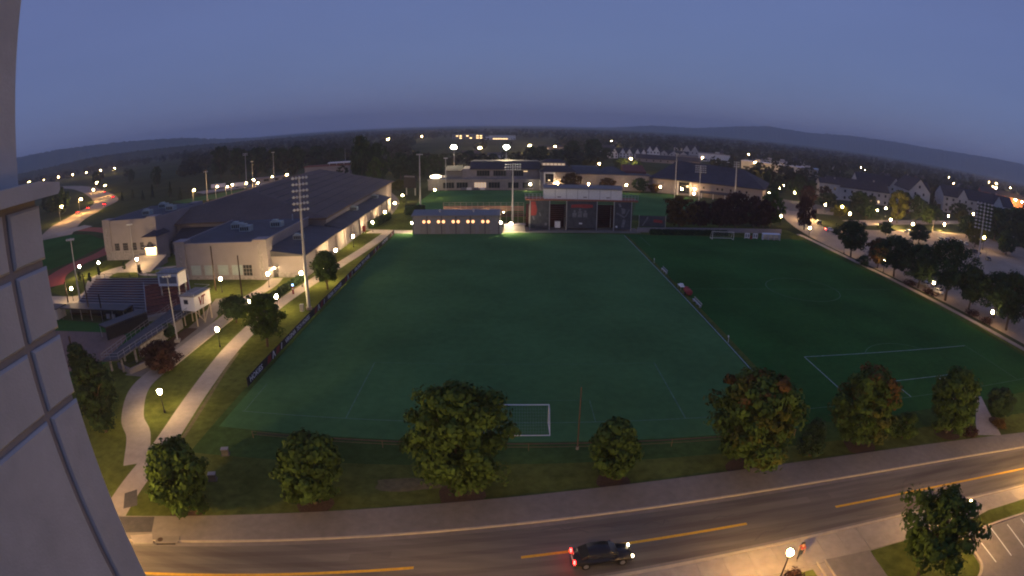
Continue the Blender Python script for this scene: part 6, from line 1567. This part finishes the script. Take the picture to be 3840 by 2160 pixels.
m = MB(); m.box(-3.2, 3.2, 0.6, 0.7, 0, 1.9); m.build('back_panel', mt['white'], t)
m = MB(); m.xprism([(-0.7, 1.85), (-0.7, 1.95), (0.75, 2.15), (0.75, 2.05)], -3.3, 3.3); m.build('roof', mt['letters'], t)
for x in (-3.2, -1.05, 1.05, 3.2):
    m = MB(); m.box(x - 0.05, x + 0.05, -0.6, 0.6, 0, 1.85); m.build('side_panel', mt['letters'], t)
m = MB(); m.box(-3.0, 3.0, 0.1, 0.5, 0.42, 0.5); m.build('seat', mt['greyprint'], t)
for k, (x, y) in enumerate(((-31.9, -10.0), (-31.2, -14.9))):
    t = thing('utility_cabinet', ['pale utility box on the dark lawn, the one nearer the pitch', 'pale utility box on the dark lawn, the one nearer the street'][k], 'utility box', (x, y, 0), 0.3, 'utility boxes on the lawn')
    m = MB(); m.box(-0.4, 0.4, -0.28, 0.28, 0.1, 0.75); m.build('body', mt['deck'], t)
    m = MB(); m.box(-0.44, 0.44, -0.32, 0.32, 0.75, 0.82); m.build('lid', mt['grey'], t)
    m = MB(); m.box(-0.5, 0.5, -0.38, 0.38, 0, 0.1); m.build('plinth', mt['deck'], t)
t = thing('electric_cabinet', 'grey cabinet at the foot of the near floodlight mast', 'utility box', (-39.4, 38.6, 0))
m = MB(); m.box(-0.35, 0.35, -0.25, 0.25, 0, 1.4); m.build('body', mt['metal'], t)
m = MB(); m.box(-0.3, 0.3, -0.27, -0.25, 0.1, 1.3); m.build('door', mt['grey'], t)
t = thing('red_sign', 'red sign on the long side wall beside a globe lamp', 'sign', (-45.8, 113.2, 0))
m = MB(); m.box(-0.5, 0.5, -0.05, 0.05, 0.6, 2.4); m.build('panel', mt['redprint'], t)
m = MB(); m.box(-0.06, 0.06, 0.05, 0.12, 0, 2.2); m.build('post', mt['metal'], t)
for k in range(5):
    x, y = ((-119, 60), (-115.6, 65.6), (-113.2, 58.6), (-108.6, 70.2), (-99.5, 66.3))[k]
    tree('shrub', ['small dark cone shrub at the plaza edge, nearest the wall', 'dark cone shrub at the plaza edge, second along', 'dark cone shrub inside the plaza bend', 'dark cone shrub before the lit ramp', 'dark cone shrub behind the top bleacher row'][k], x, y, 2.6, 1.2, 'c', 400 + k, 14, 40, 0.22, 0.03, 'cone shrubs round the plaza', True, 'shrub')
t = thing('litter_bin', 'dark round bin beside the plaza lamp', 'bin', (-101.5, 68.5, 0))
m = MB(); m.tube([(0, 0, 0), (0, 0, 1.1)], [0.5, 0.55], 12); m.build('body', mt['darkmetal'], t)
m = MB(); m.sphere(0, 0, 1.1, 0.54, 12, 6, 0.5); m.build('lid', mt['darkmetal'], t)

# ------------------------------------------------------------------ cars
def car_parts(paint, suv=False):
    """car along +x (front), wheels on the ground, returns list of (name, mesh, sub-parts)"""
    L, W = (4.9, 1.9) if suv else (4.5, 1.8)
    H0, H1, H2 = (0.95, 1.78, 0.36) if suv else (0.82, 1.45, 0.30)
    def loft(profile, widths, mat, name, smooth=False):
        m = MB(); n = len(profile)
        v = []
        for s in (-1, 1):
            for (x, z), w in zip(profile, widths): v.append((x, s * w / 2, z))
        m.add(v, [tuple(range(n - 1, -1, -1)), tuple(range(n, 2 * n))] + [(i, (i + 1) % n, n + (i + 1) % n, n + i) for i in range(n)])
        me = m.mesh(name, mat, True)
        b_ = bmesh.new(); b_.from_mesh(me)
        bmesh.ops.bevel(b_, geom=list(b_.edges), offset=0.07, segments=2, affect='EDGES', clamp_overlap=True)
        b_.to_mesh(me); b_.free()
        me.polygons.foreach_set('use_smooth', [True] * len(me.polygons))
        return me
    h = L / 2
    if suv:
        body = [(-h, H2 + 0.08), (-h + 0.08, H0 * 0.72), (-h + 0.05, H0 * 1.0), (-h + 0.3, H0 + 0.12), (h * 0.40, H0 + 0.12), (h * 0.86, H0 + 0.02), (h - 0.06, H0 * 0.82), (h, H2 + 0.18), (h - 0.08, H2), (-h + 0.1, H2)]
        cab = [(-h + 0.12, H0 + 0.10), (-h + 0.28, H1 - 0.10), (-h + 0.5, H1), (h * 0.06, H1), (h * 0.22, H1 - 0.08), (h * 0.52, H0 + 0.10)]
    else:
        body = [(-h, H2 + 0.10), (-h + 0.05, H0 * 0.85), (-h + 0.2, H0 + 0.05), (-h * 0.55, H0 + 0.08), (h * 0.42, H0 + 0.06), (h * 0.85, H0 - 0.06), (h - 0.04, H0 * 0.72), (h, H2 + 0.12), (h - 0.08, H2), (-h + 0.1, H2)]
        cab = [(-h * 0.80, H0 + 0.06), (-h * 0.46, H1 - 0.05), (-h * 0.30, H1), (h * 0.05, H1), (h * 0.18, H1 - 0.06), (h * 0.50, H0 + 0.05)]
    bw = [W * 0.90, W * 0.98, W * 0.96, W * 0.94, W * 0.94, W * 0.92, W * 0.90, W * 0.88, W * 0.86, W * 0.9]
    cw_ = [W * 0.92, W * 0.78, W * 0.74, W * 0.74, W * 0.78, W * 0.90]
    P = []
    P.append(('body', loft(body, bw, mt[paint], 'body'), []))
    roofm = loft(cab, cw_, mt[paint], 'cabin')
    g = []
    def side(z0, z1, x0, x1, x2, x3):
        r_ = []
        for s in (-1, 1):
            m = MB()
            def yy(z): return s * (W * 0.46 + (W * 0.375 - W * 0.46) * (z - H0 - 0.08) / (H1 - H0 - 0.08) + 0.014)
            m.add([(x0, yy(z0), z0), (x1, yy(z0), z0), (x2, yy(z1), z1), (x3, yy(z1), z1)], [(0, 1, 2, 3)])
            r_.append(('side_window', m.mesh('side_window', mt['glass'])))
        return r_
    zt = H1 - 0.12; zb = H0 + 0.18
    if suv:
        g.extend(side(zb, zt, -h + 0.45, -h * 0.42, -h * 0.42, -h + 0.55))
        g.extend(side(zb, zt, -h * 0.38, h * 0.02, h * 0.02, -h * 0.38))
        g.extend(side(zb, zt, h * 0.06, h * 0.42, h * 0.16, h * 0.06))
        wf = [(h * 0.50, zb), (h * 0.24, zt + 0.02)]; wr = [(-h + 0.14, zb + 0.1), (-h + 0.26, zt)]
    else:
        g.extend(side(zb, zt, -h * 0.62, -h * 0.16, -h * 0.16, -h * 0.42))
        g.extend(side(zb, zt, -h * 0.12, h * 0.38, h * 0.14, -h * 0.12))
        wf = [(h * 0.47, zb), (h * 0.20, zt + 0.02)]; wr = [(-h * 0.76, zb), (-h * 0.48, zt + 0.02)]
    for nm, (a, b), sg in (('windscreen', wf, 1), ('rear_window', wr, -1)):
        m = MB(); o = 0.02 * sg
        m.add([(a[0] + o, -W * 0.41, a[1]), (a[0] + o, W * 0.41, a[1]), (b[0] + o, W * 0.36, b[1]), (b[0] + o, -W * 0.36, b[1])], [(0, 1, 2, 3)])
        g.append((nm, m.mesh(nm, mt['glass'])))
    P.append(('cabin', roofm, g))
    for sx in (-h * 0.60, h * 0.62):
        for s in (-1, 1):
            rw = 0.37 if suv else 0.32
            m = MB(); m.tube([(sx, s * W * 0.5 - s * 0.2, rw), (sx, s * W * 0.5, rw)], rw, 16)
            q = MB(); q.tube([(sx, s * W * 0.5, rw), (sx, s * (W * 0.5 + 0.015), rw)], rw * 0.6, 12)
            P.append(('wheel', m.mesh('wheel', mt['rubber']), [('rim', q.mesh('rim', mt['chrome']))]))
    for s in (-1, 1):
        m = MB(); m.box(h - 0.14, h - 0.01, s * W * 0.42 - 0.2 * (s > 0), s * W * 0.42 + 0.2 * (s < 0), H0 * 0.70, H0 * 0.70 + 0.16)
        P.append(('headlight', m, []))
        zt_ = H0 * 0.72
        m = MB(); m.box(-h - 0.01, -h + 0.10, s * W * 0.45 - 0.22 * (s > 0), s * W * 0.45 + 0.22 * (s < 0), zt_, zt_ + (0.42 if suv else 0.26))
        P.append(('tail_light', m, []))
    for s in (-1, 1):
        m = MB(); m.box(h * 0.30, h * 0.36, s * W * 0.5 - 0.02, s * W * 0.5 + s * 0.16, H0 + 0.12, H0 + 0.25)
        P.append(('mirror', m.mesh('mirror', mt[paint]), []))
    m = MB(); m.box(-h - 0.02, -h + 0.02, -0.26, 0.26, H2 + 0.26, H2 + 0.40)
    P.append(('licence_plate', m.mesh('licence_plate', mt['white']), []))
    return P
def car(label, x, y, rz, paint='carsilver', suv=False, lights=False, group='cars on the streets and lots', tails=None):
    t = thing('car', label, 'car', (x, y, 0.02), rz, group)
    for nm, me, sub in car_parts(paint, suv):
        if isinstance(me, MB):
            on = lights if nm == 'headlight' else (lights if tails is None else tails)
            me = me.mesh(nm, (mt['head'] if nm == 'headlight' else mt['tail']) if on else (mt['chrome'] if nm == 'headlight' else mt['maroon']))
        o = bpy.data.objects.new(nm, me); COL.objects.link(o); o.parent = t
        for n2, m2 in sub:
            q = bpy.data.objects.new(n2, m2); COL.objects.link(q); q.parent = o
    return t
car('dark car driving on the street with red tail lights lit', 6.6, -23.2, 0.10, 'carblack', False, True).scale = (1.1, 1.08, 1.12)
car('white car parked under the globe lamp by the biggest street tree', 108.6, 50.9, 1.62, 'carwhite', False)
car('silver car parked behind the white one', 108.9, 57.2, 1.62, 'carsilver', False)
car('white car crossing the street corner past the second pitch', 122.3, 131.6, -0.25, 'carwhite', False, True)
car('dark car parked at the corner beside the dark red tree', 125.5, 146.5, 1.2, 'cardark', True)
car('silver car at the parking lot edge left of the blue light', 173.5, 141.5, 0.4, 'carsilver', False)
car('dark utility car driving in the lot with lamps lit', 183.5, 103.5, -0.35, 'cardark', True, False)
car('dark car parked beside the pale lot pole', 180.8, 93.4, 1.0, 'cardark', False)
car('red car parked among the street trees below the mast', 150.5, 62.0, 0.6, 'carred', False)
for k in range(5):
    car('parked car in the lot row behind the dark bush, %s from the left' % ['first', 'second', 'third', 'fourth', 'fifth'][k], 183 + k * 3.0, 127.5 - k * 1.6, 1.1, ['carwhite', 'carsilver', 'cardark', 'carsilver', 'carwhite'][k], k % 2 == 1, False, 'row of cars parked in the lot')
for k, (x, y) in enumerate(((-266, 213), (-271.5, 230), (-264.7, 240.5), (-294.3, 286), (-351, 340.5))):
    car(['car with red tail lights lowest on the uphill road', 'second car with red tail lights on the uphill road', 'car with red tail lights at the middle of the road bend', 'car with red tail lights at the upper road bend', 'topmost car with red tail lights on the uphill road'][k], x, y, 2.1, 'cardark', k == 2, False, 'cars on the uphill road', True)

# ------------------------------------------------------------------ person with red shirt
def skin_body(name, V, E_, Rr, mat, sub=2):
    me = bpy.data.meshes.new(name); me.from_pydata(V, E_, [])
    o = bpy.data.objects.new(name, me); COL.objects.link(o)
    md = o.modifiers.new('skin', 'SKIN'); md.use_smooth_shade = True
    for i, sv in enumerate(me.skin_vertices[0].data):
        sv.radius = (Rr[i], Rr[i]) if not isinstance(Rr[i], tuple) else Rr[i]
        sv.use_root = i == 0
    o.modifiers.new('sub', 'SUBSURF').levels = sub
    o.modifiers['sub'].render_levels = sub
    bpy.context.view_layer.update()
    dgx = bpy.context.evaluated_depsgraph_get()
    m2 = bpy.data.meshes.new_from_object(o.evaluated_get(dgx)); m2.name = name
    m2.materials.clear(); m2.materials.append(mt[mat])
    m2.polygons.foreach_set('use_smooth', [True] * len(m2.polygons))
    bpy.data.objects.remove(o); bpy.data.meshes.remove(me)
    return m2
pr = thing('person', 'person in red shirt and dark trousers walking on the pavement with a bag', 'person', (23.55, -26.1, 0.13), 2.6)
pr.scale = (1.08,) * 3
def addm(me, name, parent):
    o = bpy.data.objects.new(name, me); COL.objects.link(o); o.parent = parent; return o
# walking pose, facing +y
V = [(0, 0, 0.98), (0, 0.01, 1.18), (0, 0.02, 1.40), (0, 0.03, 1.50), (0, 0.05, 1.60), (0, 0.05, 1.70),
     (0.19, 0.02, 1.42), (0.25, -0.10, 1.18), (0.25, 0.04, 0.95), (0.25, 0.10, 0.86),
     (-0.19, 0.02, 1.42), (-0.25, 0.12, 1.20), (-0.22, 0.32, 1.08), (-0.21, 0.40, 1.06),
     (0.10, 0.0, 0.92), (0.11, 0.22, 0.54), (0.11, 0.24, 0.09), (0.11, 0.40, 0.05),
     (-0.10, 0.0, 0.92), (-0.11, -0.10, 0.52), (-0.11, -0.38, 0.16), (-0.11, -0.30, 0.05)]
ED = [(0, 1), (1, 2), (2, 3), (3, 4), (4, 5), (2, 6), (6, 7), (7, 8), (8, 9), (2, 10), (10, 11), (11, 12), (12, 13), (0, 14), (14, 15), (15, 16), (16, 17), (0, 18), (18, 19), (19, 20), (20, 21)]
RD = [(0.13, 0.10), (0.12, 0.09), (0.13, 0.10), 0.055, 0.085, 0.075, 0.06, 0.045, 0.036, 0.03, 0.06, 0.045, 0.036, 0.03, 0.085, 0.06, 0.042, 0.035, 0.085, 0.06, 0.042, 0.035]
addm(skin_body('body', V, ED, RD, 'skin'), 'body', pr)
SV = [0, 1, 2, 6, 7, 10, 11]
addm(skin_body('shirt', [V[i] for i in SV], [(0, 1), (1, 2), (2, 3), (3, 4), (2, 5), (5, 6)], [(0.15, 0.115), (0.14, 0.11), (0.15, 0.115), 0.075, 0.06, 0.075, 0.06], 'shirt'), 'shirt', pr)
TV = [0, 14, 15, 16, 18, 19, 20]
addm(skin_body('trousers', [V[i] for i in TV], [(0, 1), (1, 2), (2, 3), (0, 4), (4, 5), (5, 6)], [0.15, 0.11, 0.08, 0.062, 0.11, 0.08, 0.062], 'trousers'), 'trousers', pr)
m = MB(); m.sphere(0, 0.03, 1.70, 0.115, 12, 8, 1.05); addm(m.mesh('hair', mt['hair'], True), 'hair', pr)
for i in (17, 21):
    v = V[i]; m = MB(); m.sphere(v[0], v[1] - 0.03, 0.06, 0.085, 10, 6, 0.7); addm(m.mesh('shoe', mt['shoe'], True), 'shoe', pr)
for hx, hy, hz in (V[9], V[13]):
    for k in range(4):
        m = MB(); m.tube([(hx - 0.03 + 0.02 * k, hy, hz), (hx - 0.03 + 0.02 * k, hy + 0.05, hz - 0.04), (hx - 0.03 + 0.02 * k, hy + 0.06, hz - 0.08)], 0.009, 5); addm(m.mesh('finger', mt['skin']), 'finger', pr)
    m = MB(); m.tube([(hx - 0.04, hy - 0.02, hz + 0.01), (hx - 0.065, hy + 0.03, hz - 0.03)], 0.010, 5); addm(m.mesh('thumb', mt['skin']), 'thumb', pr)
bgp = thing('backpack', 'dark backpack on the back of the red shirted person', 'backpack', (23.55, -26.1, 0.13), 2.6)
bgp.scale = (1.08,) * 3
bm_ = MB(); n8 = 8
bm_.yprism([(-0.16, 1.02), (0.16, 1.02), (0.18, 1.10), (0.16, 1.40), (0.10, 1.48), (-0.10, 1.48), (-0.16, 1.40), (-0.18, 1.10)], -0.34, -0.13); bm_.build('bag_body', mt['bag'], bgp)
bm_ = MB(); bm_.yprism([(-0.12, 1.06), (0.12, 1.06), (0.11, 1.24), (-0.11, 1.24)], -0.40, -0.34); bm_.build('pocket', mt['bag'], bgp)
for s in (-1, 1):
    bm_ = MB(); bm_.tube([(s * 0.11, -0.14, 1.46), (s * 0.12, 0.06, 1.54), (s * 0.12, 0.17, 1.36), (s * 0.13, 0.02, 1.10), (s * 0.14, -0.14, 1.08)], 0.022, 5); bm_.build('strap', mt['bag'], bgp)

# ------------------------------------------------------------------ evening haze
hm = bpy.data.materials.new('evening_haze'); hm.use_nodes = True
hn = hm.node_tree; hn.nodes.clear()
ho = hn.nodes.new('ShaderNodeOutputMaterial'); pv = hn.nodes.new('ShaderNodeVolumePrincipled')
pv.inputs['Color'].default_value = (0.88, 0.92, 1.0, 1)
pv.inputs['Density'].default_value = 0.00019
pv.inputs['Anisotropy'].default_value = 0.1
hn.links.new(pv.outputs[0], ho.inputs['Volume'])
m = MB(); m.box(-9600, 9600, -9600, 9600, -2.0, 225)
hz = m.build('haze', hm); tag(hz, 'thin blue evening haze over the plain', kind='stuff')
